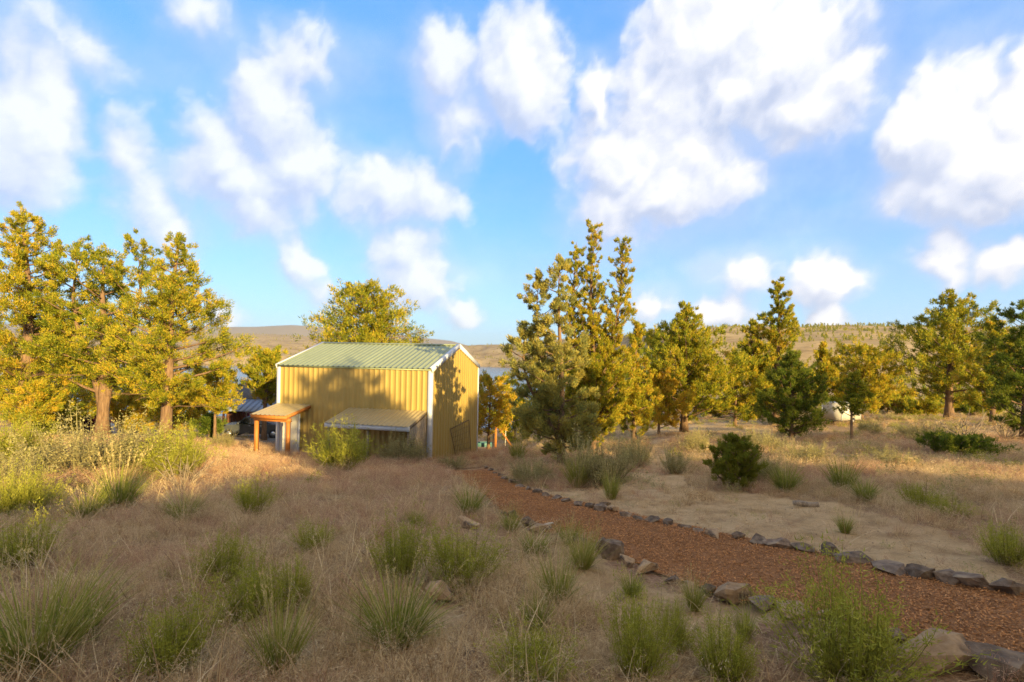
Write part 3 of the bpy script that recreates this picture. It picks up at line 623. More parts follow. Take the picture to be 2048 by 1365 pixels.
# around the shed
tree('juniper_tree', 'round-crowned golden juniper rising behind the shed roof', 728, 44, 553, 215, .12, 'round', 21, tone=.56, nlimb=130, nleaf=38000, clump=1.2, rise=.3, size=.21)
tree('juniper_tree', 'leaning grey green juniper between the cabin and the shed', 528, 38, 690, 95, .42, 'round', 22, tone=.36, nlimb=44, nleaf=14000, trunk_r=.2, lean=(.2, 0))
tree('juniper_tree', 'small golden tree glowing just right of the shed gable', 978, 38, 742, 100, .2, 'round', 23, tone=.78, nlimb=34, nleaf=9000)
# centre
tree('juniper_tree', 'ragged blue green juniper with drooping limbs beside the shed', 1090, 21, 507, 255, .1, 'wide', 31, 'juniper_blue', base=(1122, 936), tone=.5, nlimb=84, nleaf=50000, trunk_r=.15, leaders=((-.03, 0, 1.0), (-.2, .05, .93), (-.3, 0, .66)), rise=.42, droop=.12, clump=.8, gap=.3, dead=5, size=.098, lw=.62)
tree('juniper_tree', 'tallest juniper with three pointed tops in the centre', 1180, 26.5, 436, 220, .04, 'triple', 32, base=(1186, 908), tone=.56, nlimb=260, nleaf=80000, trunk_r=.2, leaders=((-.03, 0, 1.0), (-.2, .05, .9), (.2, -.05, .93)), rise=.95, clump=.56, dead=4, size=.105, lw=.46)
tree('juniper_tree', 'short juniper half hidden right of the three-topped juniper', 1268, 31, 640, 110, .08, 'cone', 33, tone=.46, nlimb=44, nleaf=18000, clump=.8)
tree('juniper_tree', 'dark twin-topped juniper far behind the centre trees', 1312, 52, 655, 70, .1, 'cone', 34, 'juniper_dark', nlimb=30, nleaf=9000, leaders=((0, 0, 1), (-.25, 0, .97)))
tree('juniper_tree', 'bright yellow bushy juniper at the left foot of the egg-shaped juniper', 1318, 39, 735, 110, .1, 'round', 35, tone=.85, nlimb=36, nleaf=14000)
tree('juniper_tree', 'egg-shaped golden juniper with dark trunk beyond the sandy clearing', 1370, 43, 604, 190, .08, 'cone', 36, base=(1368, 864), tone=.5, nlimb=90, nleaf=42000, rise=.8, trunk_r=.3, clump=.9, dead=3)
# right
tree('juniper_tree', 'tall slim spire-topped juniper against the right hill', 1552, 48, 556, 135, .1, 'spire', 41, tone=.46, nlimb=96, nleaf=34000, rise=.85, leaders=((0, 0, 1), (-.38, 0, .72)), clump=.9)
tree('juniper_tree', 'shaggy golden juniper left of the slim spire juniper', 1470, 47, 705, 120, .08, 'round', 42, tone=.5, nlimb=44, nleaf=16000, dead=2)
tree('juniper_tree', 'dark green cone-shaped young juniper standing in the scrub', 1582, 29, 700, 148, .05, 'young', 43, 'juniper_dark', base=(1582, 882), tone=.5, nlimb=80, nleaf=34000, trunk_r=.13, clump=.72, rise=.5, size=.095)
tree('juniper_tree', 'rust gold juniper behind the dark young juniper', 1645, 50, 684, 95, .08, 'cone', 44, tone=.66, nlimb=44, nleaf=14000)
tree('juniper_tree', 'wide rust gold juniper above the white trailer', 1722, 52, 682, 125, .1, 'round', 45, tone=.68, nlimb=50, nleaf=15000)
tree('juniper_tree', 'thin young juniper with bare lower stem before the white trailer', 1702, 27, 740, 70, .38, 'young', 46, base=(1703, 888), tone=.42, nlimb=40, nleaf=10000, trunk_r=.085, clump=.62, size=.085)
tree('juniper_tree', 'large open-limbed juniper near the right edge before the hill', 1898, 50, 580, 205, .13, 'wide', 47, tone=.45, nlimb=66, nleaf=32000, trunk_r=.36, rise=.4, clump=1.05, gap=.25, dead=2)
tree('juniper_tree', 'dark shaded juniper cut off by the right edge', 2050, 27, 598, 130, .05, 'round', 48, 'juniper_dark', tone=.45, nlimb=64, nleaf=26000, clump=.8, trunk_r=.2)
tree('juniper_tree', 'mid green juniper between the large right juniper and the shaded one', 1985, 40, 640, 110, .1, 'cone', 49, tone=.42, nlimb=48, nleaf=16000)
for i, (x, Y, tp, w, lab, tn) in enumerate([(1430, 66, 795, 70, 'low juniper beyond the clearing, right of the egg-shaped juniper', .5), (1500, 62, 790, 80, 'low shaded juniper at the far side of the clearing', .4),
        (1775, 62, 770, 90, 'small yellow juniper right of the wide rust gold one', .62), (1835, 58, 790, 100, 'low bushy juniper left of the large open-limbed juniper', .38),
        (1940, 62, 790, 90, 'low dark juniper right of the large open-limbed trunk', .3), (1610, 70, 745, 80, 'distant juniper peeping between the young juniper and its golden neighbour', .5),
        (1245, 60, 770, 100, 'far juniper low behind the three-topped juniper', .4), (1030, 52, 790, 110, 'shaded juniper behind the fence posts', .35), (905, 60, 700, 30, 'sliver of a far juniper behind the shed peak', .5)]):
    if i == 8: continue
    tree('juniper_tree', lab, x, Y, tp, w, .04, 'round', 60+i, tone=tn, nlimb=32, nleaf=6500)
for i, (x, Y, tp, w, lab, tn) in enumerate([(20, 62, 700, 150, 'far golden juniper behind the leftmost trunk', .6), (150, 58, 720, 130, 'far golden juniper seen between the first two left trunks', .66), (240, 66, 730, 120, 'far juniper seen behind the middle left trunk', .55), (320, 70, 735, 110, 'far juniper right behind the thick bare trunk', .6),
        (400, 74, 745, 80, 'far juniper at the end of the left stand', .6), (1010, 70, 745, 80, 'far juniper between the gable and the ragged juniper', .5), (1080, 60, 720, 120, 'far juniper behind the ragged blue green one', .42), (1160, 66, 735, 110, 'far juniper behind the foot of the three-topped juniper', .4), (950, 78, 765, 40, 'tiny juniper right behind the gable edge', .6)]):
    tree('juniper_tree', lab, x, Y, tp, w, .03, 'round', 80+i, tone=tn, nlimb=36, nleaf=5500)
tree('juniper_bush', 'small bright green juniper bush growing in the sand', 1466, 12, 862, 108, .02, 'young', 50, 'juniper_dark', cat='bush', base=(1466, 978), tone=1.0, nlimb=60, nleaf=22000, size=.05, clump=.36, rise=.8, trunk_r=.04)
tree('juniper_bush', 'low spreading dark juniper bush before the dead branches', 1920, 22, 862, 130, .0, 'round', 51, 'juniper_dark', cat='bush', base=(1920, 912), tone=.4, nlimb=60, nleaf=14000, size=.08, clump=.5, rise=.25, trunk_r=.05)
# woodland on the rise behind the viewpoint: it shades the foreground
def woodland():
    wood, leaf = MB(), MB()
    spec = [(-9, -6.5, 1.9), (-6, -6, 2.0), (-3.4, -6.2, 2.1), (-.8, -6, 2.2), (1.6, -6.4, 2.3), (4, -5.8, 2.6), (6.3, -6.3, 2.9), (8.4, -5.7, 3.2), (10.2, -6.6, 3.6), (11.3, -5.2, 8.6), (13.4, -6.4, 8.2), (16, -4.2, 6.2), (18.4, -4.4, 6.0), (20.6, -8, 7.5), (23, -4.6, 8.0),
            (12.4, -5.4, 9.2), (14.6, -7.2, 7.6), (17.2, -5.5, 7.2), (19.4, -6.6, 7.2), (21.6, -5.2, 7.3), (24.4, -6.5, 8.8), (27.5, -6, 2.6), (30.5, -6, 4.6), (34, -7, 8.2), (37.5, -6, 9.6), (41, -6.5, 10.0), (44.5, -7, 8.0), (50, -9, 6.0),
            (-1, -9, 2.6), (3, -9, 3.0), (7, -9.5, 3.4)]
    for i, (x, y, h) in enumerate(spec):
        tall = h > 5; w, l = juniper_mesh(h, (5.4 if 10.5 < x < 14 else 4.6) if tall else 3.6, .52 if 22.5 < x < 26 else .03, 'spire' if tall else 'round', 200+i, nlimb=46 if tall else 30, nleaf=(2600 if 10.5 < x < 14 else 3300) if tall else 2600, size=.4, rise=.7 if tall else .35, clump=.9, twig=False)
        o = np.array([x, y, gz(x, y)-.1])
        for s, d in ((w, wood), (l, leaf)):
            for V in s.V: V += o
            d.V += s.V; d.A += s.A; d.T += [t+d.n for t in s.T]; d.Q += [t+d.n for t in s.Q]; d.n += s.n
    t = thing('woodland', 'juniper wood on the rise behind the viewpoint', 'wood'); t['kind'] = 'stuff'
    for s, nm, mt in ((wood, 'trunk', 'bark'), (leaf, 'crown', 'juniper_leaf')): tag(s.obj(nm, mt, t), kind='stuff')
woodland()

# ------------------------------------------------------------------ plant meshes
def blades(mb, rng, B, az, lean, ln, wd, droop=.4, seg=3, tint=.5, tip=None):
    """vectorised grass blades: B (n,3) roots, arrays for the rest"""
    n = len(B); s = np.linspace(0, 1, seg+1); h = np.stack([np.cos(az), np.sin(az), np.zeros(n)], 1)
    ang = lean[:, None]+droop*rng.uniform(.3, 1.2, n)[:, None]*s[None]**1.3
    dx = np.cumsum(np.sin(ang), 1)-np.sin(ang[:, :1]); dz = np.cumsum(np.cos(ang), 1)-np.cos(ang[:, :1])
    P = B[:, None]+(ln/seg)[:, None, None]*(dx[..., None]*h[:, None]+dz[..., None]*np.array([0, 0, 1.0]))
    fa = az+np.pi/2+rng.normal(0, .6, n); sd = np.stack([np.cos(fa), np.sin(fa), np.zeros(n)], 1)
    w = wd[:, None]*(1-s[None]**2*.92)
    Vl = P-sd[:, None]*w[..., None]/2; Vr = P+sd[:, None]*w[..., None]/2
    V = np.stack([Vl, Vr], 2).reshape(n, -1, 3); k = 2*(seg+1)
    f = np.array([[2*i, 2*i+1, 2*i+3, 2*i+2] for i in range(seg)])
    F = (np.arange(n)[:, None, None]*k+f[None]).reshape(-1, 4)
    t = np.full(n, tint) if np.isscalar(tint) else tint
    mb.add(V.reshape(-1, 3), F, np.clip(np.repeat(t, k), 0, 1)); return P
def leaflets(mb, rng, P, D, size, wid, tint):
    n = len(P); d = unit(D+rng.normal(0, .35, (n, 3))); sd = unit(np.cross(d, rng.normal(size=(n, 3)))); l = (size*rng.uniform(.6, 1.4, n))[:, None]
    V = np.stack([P-sd*l*wid*.5, P+sd*l*wid*.5, P+d*l], 1); mb.add(V.reshape(-1, 3), np.arange(3*n).reshape(n, 3), np.repeat(np.clip(tint, 0, 1), 3))
def bunchgrass(seed):      # height about 1
    rng = np.random.default_rng(seed); b = MB(); n = 300
    r = .13*np.sqrt(rng.random(n)); a0 = rng.uniform(0, 6.28, n); B = np.stack([r*np.cos(a0), r*np.sin(a0), np.zeros(n)], 1)
    az = a0+rng.normal(0, .5, n); lean = np.abs(rng.normal(.12, .22, n))+r*1.2
    blades(b, rng, B, az, lean, rng.uniform(.45, 1.0, n), rng.uniform(.008, .016, n), .45, 3, rng.normal(.38, .2, n))
    n2 = 120; a0 = rng.uniform(0, 6.28, n2); B = np.stack([.12*np.cos(a0), .12*np.sin(a0), np.zeros(n2)], 1)     # dry skirt
    blades(b, rng, B, a0, rng.uniform(.7, 1.35, n2), rng.uniform(.25, .55, n2), rng.uniform(.006, .012, n2), .5, 2, rng.normal(.85, .12, n2))
    st = MB(); m = 16; a0 = rng.uniform(0, 6.28, m); B = np.stack([.07*np.cos(a0), .07*np.sin(a0), np.zeros(m)], 1)
    P = blades(st, rng, B, a0, np.abs(rng.normal(.1, .14, m)), rng.uniform(.95, 1.25, m), np.full(m, .005), .2, 4, rng.normal(.85, .1, m))
    for i in range(m):
        t = rng.uniform(.74, 1, 26); q = np.stack([np.interp(t, np.linspace(0, 1, 5), P[i, :, k]) for k in range(3)], 1)
        leaflets(st, rng, q+rng.normal(0, .006, q.shape), np.tile(unit(P[i, -1]-P[i, 2]), (26, 1)), .035, .16, rng.normal(.9, .1, 26))
    return {'blades': b.mesh('blades', 'bunch_blade'), 'seed_stalks': st.mesh('seed_stalks', 'bunch_blade')}
def shrub(seed, n=190, nleaf=44, spread=.75, leafsz=.042, lw=.2, mat='green_shrub', wood='green_shrub', flat=1.0, lo=.35, tint=.6, base_r=.2):   # about 1 high, 1.2 wide
    rng = np.random.default_rng(seed); st = MB(); lf = MB()
    r = base_r*np.sqrt(rng.random(n)); a0 = rng.uniform(0, 6.28, n); B = np.stack([r*np.cos(a0), r*np.sin(a0), np.zeros(n)], 1)
    lean = np.abs(rng.normal(.3, .3, n))*spread*1.4+r; ln = rng.uniform(.5, 1.08, n)*(1-.28*np.clip(lean, 0, 1.2))*flat*(1+.22*np.sin(a0*2+seed)+.16*np.sin(a0*5+seed*2))
    P = blades(st, rng, B, a0+rng.normal(0, .4, n), lean, ln, rng.uniform(.006, .013, n), -.35, 4, rng.uniform(.0, .45, n))
    t = lo+(1-lo)*rng.random((n, nleaf))**.75; s = np.linspace(0, 1, 5)
    Q = np.stack([np.stack([np.interp(t[i], s, P[i, :, k]) for k in range(3)], -1) for i in range(n)]); D = np.repeat(unit(P[:, -1]-P[:, 2])[:, None], nleaf, 1)
    hf = Q[..., 2].ravel()
    q = Q.reshape(-1, 3)+rng.normal(0, .022, (n*nleaf, 3))
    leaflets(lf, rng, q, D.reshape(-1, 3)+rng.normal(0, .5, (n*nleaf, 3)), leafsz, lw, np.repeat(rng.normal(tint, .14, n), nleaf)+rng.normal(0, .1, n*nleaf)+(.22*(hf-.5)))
    # thick woody stems
    for i in range(9):
        a = rng.uniform(0, 6.28); l = rng.uniform(.2, .5); v = np.array([np.cos(a)*.5, np.sin(a)*.5, .8])*l
        st.tube(np.stack([np.zeros(3), v*.5+rng.normal(0, .03, 3), v]), np.array([.022, .016, .008]), 4, .2)
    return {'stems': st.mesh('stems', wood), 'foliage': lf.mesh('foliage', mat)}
def deadbrush(seed, n=60):
    rng = np.random.default_rng(seed); st = MB()
    for i in range(n//4):
        a = rng.uniform(0, 6.28); le = rng.uniform(.2, 1.1); l = rng.uniform(.6, 1.1); d = np.array([np.cos(a)*np.sin(le), np.sin(a)*np.sin(le), np.cos(le)]); s = np.linspace(0, 1, 5)[:, None]
        P = d*l*s+rng.normal(0, .03, (5, 3))*s; st.tube(P, np.linspace(.02, .006, 5), 4)
        for j in range(6):
            f = rng.uniform(.3, .95); b = np.array([np.interp(f, s[:, 0], P[:, k]) for k in range(3)]); e = unit(d+rng.normal(0, .6, 3))*rng.uniform(.15, .4)
            st.tube(np.stack([b, b+e*.5+rng.normal(0, .02, 3), b+e]), np.array([.008, .006, .003]), 3)
    return {'branches': st.mesh('branches', 'dead_wood')}
KIND = {'bunchgrass': [bunchgrass(i) for i in range(4)],
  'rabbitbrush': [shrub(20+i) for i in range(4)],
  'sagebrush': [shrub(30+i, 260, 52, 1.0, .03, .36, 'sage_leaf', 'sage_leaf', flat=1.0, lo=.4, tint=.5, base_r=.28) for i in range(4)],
  'brush': [deadbrush(40+i) for i in range(2)]}
UNITW = {'bunchgrass': .72, 'rabbitbrush': .92, 'sagebrush': 1.15, 'brush': 1.6}
UNITH = {'bunchgrass': .85, 'rabbitbrush': .72, 'sagebrush': .95, 'brush': 1.0}
CATS = {'bunchgrass': 'grass tuft', 'rabbitbrush': 'shrub', 'sagebrush': 'shrub', 'brush': 'branches'}
def plant(kind, label, bx, by, w, h, v=None, sink=.02, group=None, Y=None):
    p = G(bx, by) if Y is None else Vector((ray(bx, by)[0]*Y, Y, gz(ray(bx, by)[0]*Y, Y)))
    i = (int(bx*7+by) if v is None else v) % len(KIND[kind]); sw = w*p.y/FPX/UNITW[kind]; sh = h*p.y/FPX/UNITH[kind]
    t = thing(kind, label, CATS[kind], (p.x, p.y, p.z-sink*sh), (bx*1.7+by*.9) % 6.28, (sw, sw, sh), group)
    for nm, me in KIND[kind][i].items(): put(nm, me, t)
    return t
PL = [
 # foreground tufts
 ('bunchgrass', 'large green grass tuft with dry skirt in the bottom centre', 793, 1292, 165, 130),
 ('bunchgrass', 'tall green grass tuft right of the bottom centre tuft', 1116, 1218, 85, 105),
 ('bunchgrass', 'thin pale green grass tuft just below the tall tuft', 1070, 1272, 55, 85),
 ('bunchgrass', 'upright green grass tuft beside the dark near edging rocks', 1165, 1138, 70, 75),
 ('bunchgrass', 'small grass tuft behind the upright one near the path', 1138, 1090, 50, 50),
 ('bunchgrass', 'dense green grass tuft in front of the first near edging rocks', 1022, 1068, 45, 50),
 ('bunchgrass', 'grass tuft growing behind the tan boulder', 938, 1032, 62, 60),
 ('bunchgrass', 'little green tuft by the pale grey twigs near the path', 1262, 1196, 52, 48),
 ('bunchgrass', 'slim tuft standing before the large tan edging rock', 1388, 1222, 44, 66),
 ('bunchgrass', 'slim leaning tuft behind the bottom right shrubs', 1488, 1290, 44, 80),
 ('bunchgrass', 'sprawling grass tuft in the middle of the dry field', 1068, 1112, 70, 45),
 ('bunchgrass', 'large pale green tuft in the bottom left corner', 70, 1340, 210, 190),
 ('bunchgrass', 'smaller tuft right of the bottom left corner tuft', 150, 1290, 120, 130),
 ('bunchgrass', 'tall blue green tuft below the left sagebrush mound', 235, 1020, 95, 95),
 ('bunchgrass', 'short tuft left of the tall blue green one', 175, 1040, 70, 60),
 ('bunchgrass', 'green tuft low in the left middle field', 365, 1040, 70, 50),
 ('bunchgrass', 'green tuft at the bottom between the left shrubs', 560, 1350, 110, 150),
 ('bunchgrass', 'tiny tuft left of the tan boulder', 830, 1050, 40, 28),
 ('bunchgrass', 'grass tuft on the sand bank below the centre junipers', 1222, 1000, 40, 60),
 ('bunchgrass', 'yellowish tuft in front of the centre sagebrush', 1155, 975, 60, 75),
 ('bunchgrass', 'lone thin tuft on the open sand at right', 1690, 1068, 35, 40),
 ('bunchgrass', 'green tuft left of the ragged juniper trunk by the path', 1035, 925, 40, 55),
 ('bunchgrass', 'grass tuft right of the small juniper bush', 1570, 985, 60, 60),
 ('bunchgrass', 'golden sunlit grass tuft near the fallen log', 1685, 985, 60, 75),
 ('bunchgrass', 'grass tuft between the log and the right scrub', 1730, 1002, 55, 42),
 # green shrubs
 ('rabbitbrush', 'green shrub left of the bottom centre tuft row', 800, 1165, 105, 100),
 ('rabbitbrush', 'green shrub with brown underside beside the bare mound', 925, 1170, 150, 85),
 ('rabbitbrush', 'small round bright green shrub on the upper left field', 507, 1030, 72, 58),
 ('rabbitbrush', 'round green shrub in the left middle of the field', 445, 1172, 92, 80),
 ('rabbitbrush', 'green shrub in front of the round one at lower left', 500, 1250, 130, 100),
 ('rabbitbrush', 'bright green shrub right of the lower left pair', 585, 1225, 80, 80),
 ('rabbitbrush', 'dull green shrub at the bottom left', 345, 1345, 150, 110),
 ('rabbitbrush', 'small olive green shrub in the middle of the field', 625, 1105, 75, 45),
 ('rabbitbrush', 'green shrub at the bottom edge below the centre', 1065, 1362, 160, 85),
 ('rabbitbrush', 'upright green shrub at the bottom, left of the large one', 1275, 1352, 130, 125),
 ('rabbitbrush', 'narrow upright shrub behind the bottom pair', 1345, 1310, 80, 80),
 ('rabbitbrush', 'low green shrub between the two bottom right shrubs', 1450, 1362, 130, 95),
 ('rabbitbrush', 'largest green shrub at the bottom right before the path', 1690, 1360, 260, 160),
 ('rabbitbrush', 'bright green shrub at the left edge of the field', 30, 1040, 90, 80),
 ('rabbitbrush', 'dark green shrub left of the blue green tuft', 75, 1030, 80, 60),
 ('rabbitbrush', 'green shrub low at the left edge', 40, 1140, 120, 80),
 ('rabbitbrush', 'bright green spreading shrub right of the big sagebrush', 350, 950, 130, 75),
 ('rabbitbrush', 'bright green shrub under the leftmost trunk', 40, 930, 110, 75),
 ('rabbitbrush', 'green shrub at the right edge by the path rocks', 2015, 1130, 85, 62),
 ('rabbitbrush', 'low green shrub left of the right edge one', 1845, 1020, 75, 42),
 ('rabbitbrush', 'small green shrub at the foot of the right field', 1900, 1035, 70, 30),
 # sagebrush
 ('sagebrush', 'huge pale sunlit sagebrush on the left mound', 170, 945, 260, 105),
 ('sagebrush', 'pale sagebrush adjoining the huge one on its right', 285, 935, 130, 80),
 ('sagebrush', 'pale sagebrush low at the far left edge', 15, 975, 110, 70),
 ('rabbitbrush', 'big round yellow green shrub in front of the shed lean-to', 684, 940, 125, 70),
 ('sagebrush', 'darker sagebrush between the big round shrub and the shed corner', 806, 925, 100, 62),
 ('sagebrush', 'sagebrush at the foot of the ragged centre juniper', 1065, 965, 90, 48),
 ('sagebrush', 'large grey green sagebrush before the three-topped juniper', 1205, 968, 140, 95),
 ('sagebrush', 'sunlit sagebrush right of the large grey green one', 1268, 935, 70, 68),
 ('sagebrush', 'grey green sagebrush at the edge of the clearing', 1392, 908, 55, 52),
 ('sagebrush', 'tall loose sagebrush right of the small juniper bush', 1520, 968, 80, 70),
 ('sagebrush', 'pale sagebrush behind the small juniper bush', 1525, 905, 85, 45),
 ('sagebrush', 'round grey sagebrush beside the parked pickup', 445, 897, 42, 34),
 ('sagebrush', 'grey sagebrush at the base of the gable', 905, 938, 50, 30),
 ('sagebrush', 'silver sagebrush before the white trailer', 1740, 868, 48, 30),
 ('sagebrush', 'low grey sagebrush left of the dead branches', 1850, 880, 90, 36),
 ('sagebrush', 'sagebrush in the middle of the right-hand scrub', 1790, 935, 80, 38),
 ('sagebrush', 'grey sagebrush below the dark young juniper', 1610, 925, 90, 40),
 ('sagebrush', 'wispy yellow sagebrush on the sandy track', 1350, 948, 50, 52),
 ('brush', 'grey dead juniper branches lying before the right trees', 1930, 885, 130, 62),
 ('brush', 'bare dead branch curving up at the right edge scrub', 2010, 885, 70, 50),
 ('brush', 'pale dry stalks standing over the green spreading shrub', 365, 985, 110, 85),
 ('brush', 'small grey dead twigs beside the little tuft near the path', 1240, 1208, 34, 28),
]
for r_ in PL: plant(*r_)
# ------------------------------------------------------------------ scattered ground cover
def proto_coll(name, meshes):
    c = bpy.data.collections.new(name)
    for i, me in enumerate(meshes): c.objects.link(bpy.data.objects.new(f'{name}_{i:02d}', me))
    return c
def scatter(name, label, cat, meshes, P, rot, scl, idx):
    me = bpy.data.meshes.new(name); me.vertices.add(len(P)); me.vertices.foreach_set('co', np.asarray(P, np.float32).ravel())
    for n, ty, k, v in (('rot', 'FLOAT_VECTOR', 'vector', rot), ('scl', 'FLOAT_VECTOR', 'vector', scl), ('idx', 'INT', 'value', idx)):
        a = me.attributes.new(n, ty, 'POINT'); a.data.foreach_set(k, np.asarray(v, np.int32 if ty == 'INT' else np.float32).ravel())
    o = put(name, me); tag(o, label, cat, kind='stuff')
    ng = bpy.data.node_groups.new(name, 'GeometryNodeTree'); ng.interface.new_socket('Geometry', in_out='INPUT', socket_type='NodeSocketGeometry'); ng.interface.new_socket('Geometry', in_out='OUTPUT', socket_type='NodeSocketGeometry')
    N = ng.nodes.new; L = ng.links.new; gi = N('NodeGroupInput'); go = N('NodeGroupOutput'); ip = N('GeometryNodeInstanceOnPoints'); ci = N('GeometryNodeCollectionInfo')
    ci.inputs['Collection'].default_value = proto_coll(name, meshes); ci.inputs['Separate Children'].default_value = True; ci.inputs['Reset Children'].default_value = True
    ip.inputs['Pick Instance'].default_value = True
    def na(n, t): x = N('GeometryNodeInputNamedAttribute'); x.data_type = t; x.inputs['Name'].default_value = n; return x.outputs['Attribute']
    er = N('FunctionNodeEulerToRotation'); L(na('rot', 'FLOAT_VECTOR'), er.inputs[0])
    m2p = N('GeometryNodeMeshToPoints'); L(gi.outputs[0], m2p.inputs['Mesh']); L(m2p.outputs[0], ip.inputs['Points'])
    L(ci.outputs[0], ip.inputs['Instance']); L(na('idx', 'INT'), ip.inputs['Instance Index']); L(er.outputs[0], ip.inputs['Rotation']); L(na('scl', 'FLOAT_VECTOR'), ip.inputs['Scale']); L(ip.outputs[0], go.inputs[0])
    md = o.modifiers.new('scatter', 'NODES'); md.node_group = ng; return o
def cheat(seed, mat, n=36, hgt=.3, heads=True, lean0=.25, bw=1.0):
    rng = np.random.default_rng(seed); b = MB(); r = .11*np.sqrt(rng.random(n)); a0 = rng.uniform(0, 6.28, n)
    B = np.stack([r*np.cos(a0), r*np.sin(a0), np.zeros(n)], 1)
    ln = hgt*rng.uniform(.5, 1.15, n); P = blades(b, rng, B, a0+rng.normal(0, .8, n), np.abs(rng.normal(lean0, .25, n)), ln, bw*rng.uniform(.0022, .0046, n), .6, 3, rng.normal(.52, .27, n))
    if heads:
        for i in range(n):
            if ln[i] < hgt*.65: continue
            m = 7; q = P[i, 3]+np.stack([rng.normal(0, .018, m), rng.normal(0, .018, m), rng.uniform(-.05, .01, m)], 1)
            leaflets(b, rng, q, np.tile((P[i, 3]-P[i, 1])*2+np.array([0, 0, -.04]), (m, 1)), .026, .13, rng.normal(.72, .16, m))
    return b.mesh('grass_clump', mat)
def litter(seed):
    rng = np.random.default_rng(seed); b = MB(); n = 20; r = .16*np.sqrt(rng.random(n)); a = rng.uniform(0, 6.28, n); B = np.stack([r*np.cos(a), r*np.sin(a), rng.uniform(.004, .03, n)], 1)
    blades(b, rng, B, rng.uniform(0, 6.28, n), rng.uniform(1.35, 1.6, n), rng.uniform(.05, .2, n), rng.uniform(.0025, .005, n), .15, 2, rng.normal(.5, .25, n)); return b.mesh('litter', 'dry_grass')
def wedge(n, y0, y1, power, xm=1.12, back=0):
    Y = y0+(y1-y0)*RNG.random(n)**power; X = (RNG.random(n)*2-1)*(Y*xm+1.0); return X, Y
def place(X, Y, keep): X = X[keep]; Y = Y[keep]; return np.stack([X, Y, gh(X, Y)], 1)
def rots(n, tilt=.12): return np.stack([RNG.normal(0, tilt, n), RNG.normal(0, tilt, n), RNG.uniform(0, 6.28, n)], 1)
def uni(s): return np.repeat(np.asarray(s)[:, None], 3, 1)
SHED_POLY = [tuple((SN+SD*a+SG*b)[:2]) for a, b in ((-.1, -.1), (SLEN+.1, -.1), (SLEN+.1, SWID+.1), (-.1, SWID+.1))]
ROCK_SPOTS = [(G(x, y), w) for x, y, w in ((934,1058,50),(880,1205,80),(1080,1066,46),(1056,1052,38),(1028,1040,28),(1226,1122,56),(1256,1134,34),(1298,1152,62),(1470,1205,84),(1592,1234,90),(1715,1250,56),(1880,1340,150),(1203,1106,36),(1530,1215,66),(1420,1192,34),(938,1318,28),(1090,1062,40))]
def free(X, Y):
    ok = open_ground(X, Y)
    for p, w in ROCK_SPOTS:
        r = .62*w*p.y/FPX; ok &= ~((np.abs(X-p.x*Y/p.y) < r) & (Y < p.y+r) & (Y > p.y-.45-r*.5))
    return ok
def open_ground(X, Y): return ~inpoly(X, Y, PATH_POLY) & ~inpoly(X, Y, SHED_POLY) & ~inpoly(X, Y, GRAVEL)
# fine dry grass
X, Y = wedge(46000, 2.0, 32, .85); c = cover(X, Y); patch = sstep(fbm(X/1.3, Y/1.3, 3, 111), -.16, .14)
left = X < np.interp(Y, [0, 4, 8, 20, 30], [2.5, 2.2, 1.0, -1.2, -1.5])
dn = np.where(left, .42+.58*patch, .3+.7*patch*sstep(Y, 7, 10))
k_ = free(X, Y) & (RNG.random(len(X)) < c*dn) & (dist_path(X, Y) > .28*RNG.random(len(X))+.1); P = place(X, Y, k_); n = len(P)
red = sstep(fbm(P[:, 0]/2.2, P[:, 1]/2.2, 3, 120)+.35*np.where(left[k_], sstep(P[:, 1], 7, 14), .12), -.12, .16); isred = RNG.random(n) < red*.62
idx = np.where(isred, RNG.integers(6, 10, n), RNG.integers(0, 6, n))
scatter('dry_grass', 'fine dry tan and reddish grass covering the slope', 'grass', [cheat(i, 'dry_grass', hgt=.20+.03*i) for i in range(6)]+[cheat(10+i, 'red_grass', hgt=.24+.03*i, lean0=.15) for i in range(4)], P, rots(n, .18), uni(RNG.uniform(.4, 1.05, n)*np.interp(P[:, 1], [2, 12, 34], [.7, 1.0, 1.45])*np.interp(fbm(P[:, 0]/1.8, P[:, 1]/1.8, 3, 170), [-.2, .2], [.6, 1.25])), idx)
# matted litter on the ground
X, Y = wedge(20000, 2.0, 14, .85); c = cover(X, Y); k_ = free(X, Y) & (RNG.random(len(X)) < .12+.8*c); P = place(X, Y, k_); n = len(P)
scatter('grass_litter', 'matted dead stems lying on the sandy soil', 'litter', [litter(i) for i in range(4)], P, rots(n, .08), uni(RNG.uniform(.6, 1.5, n)), RNG.integers(0, 4, n))
# long straw stalks
X, Y = wedge(5200, 2.0, 20, 1.05); c = cover(X, Y); k_ = free(X, Y) & (RNG.random(len(X)) < (.1+.5*(X < 1))*c); P = place(X, Y, k_); n = len(P)
scatter('straw_stalks', 'long pale straw stalks standing above the grass', 'grass', [cheat(50+i, 'dry_grass', 8, .5, True, .5, 2.0) for i in range(4)], P, rots(n, .2), uni(RNG.uniform(.6, 1.2, n)), RNG.integers(0, 4, n))
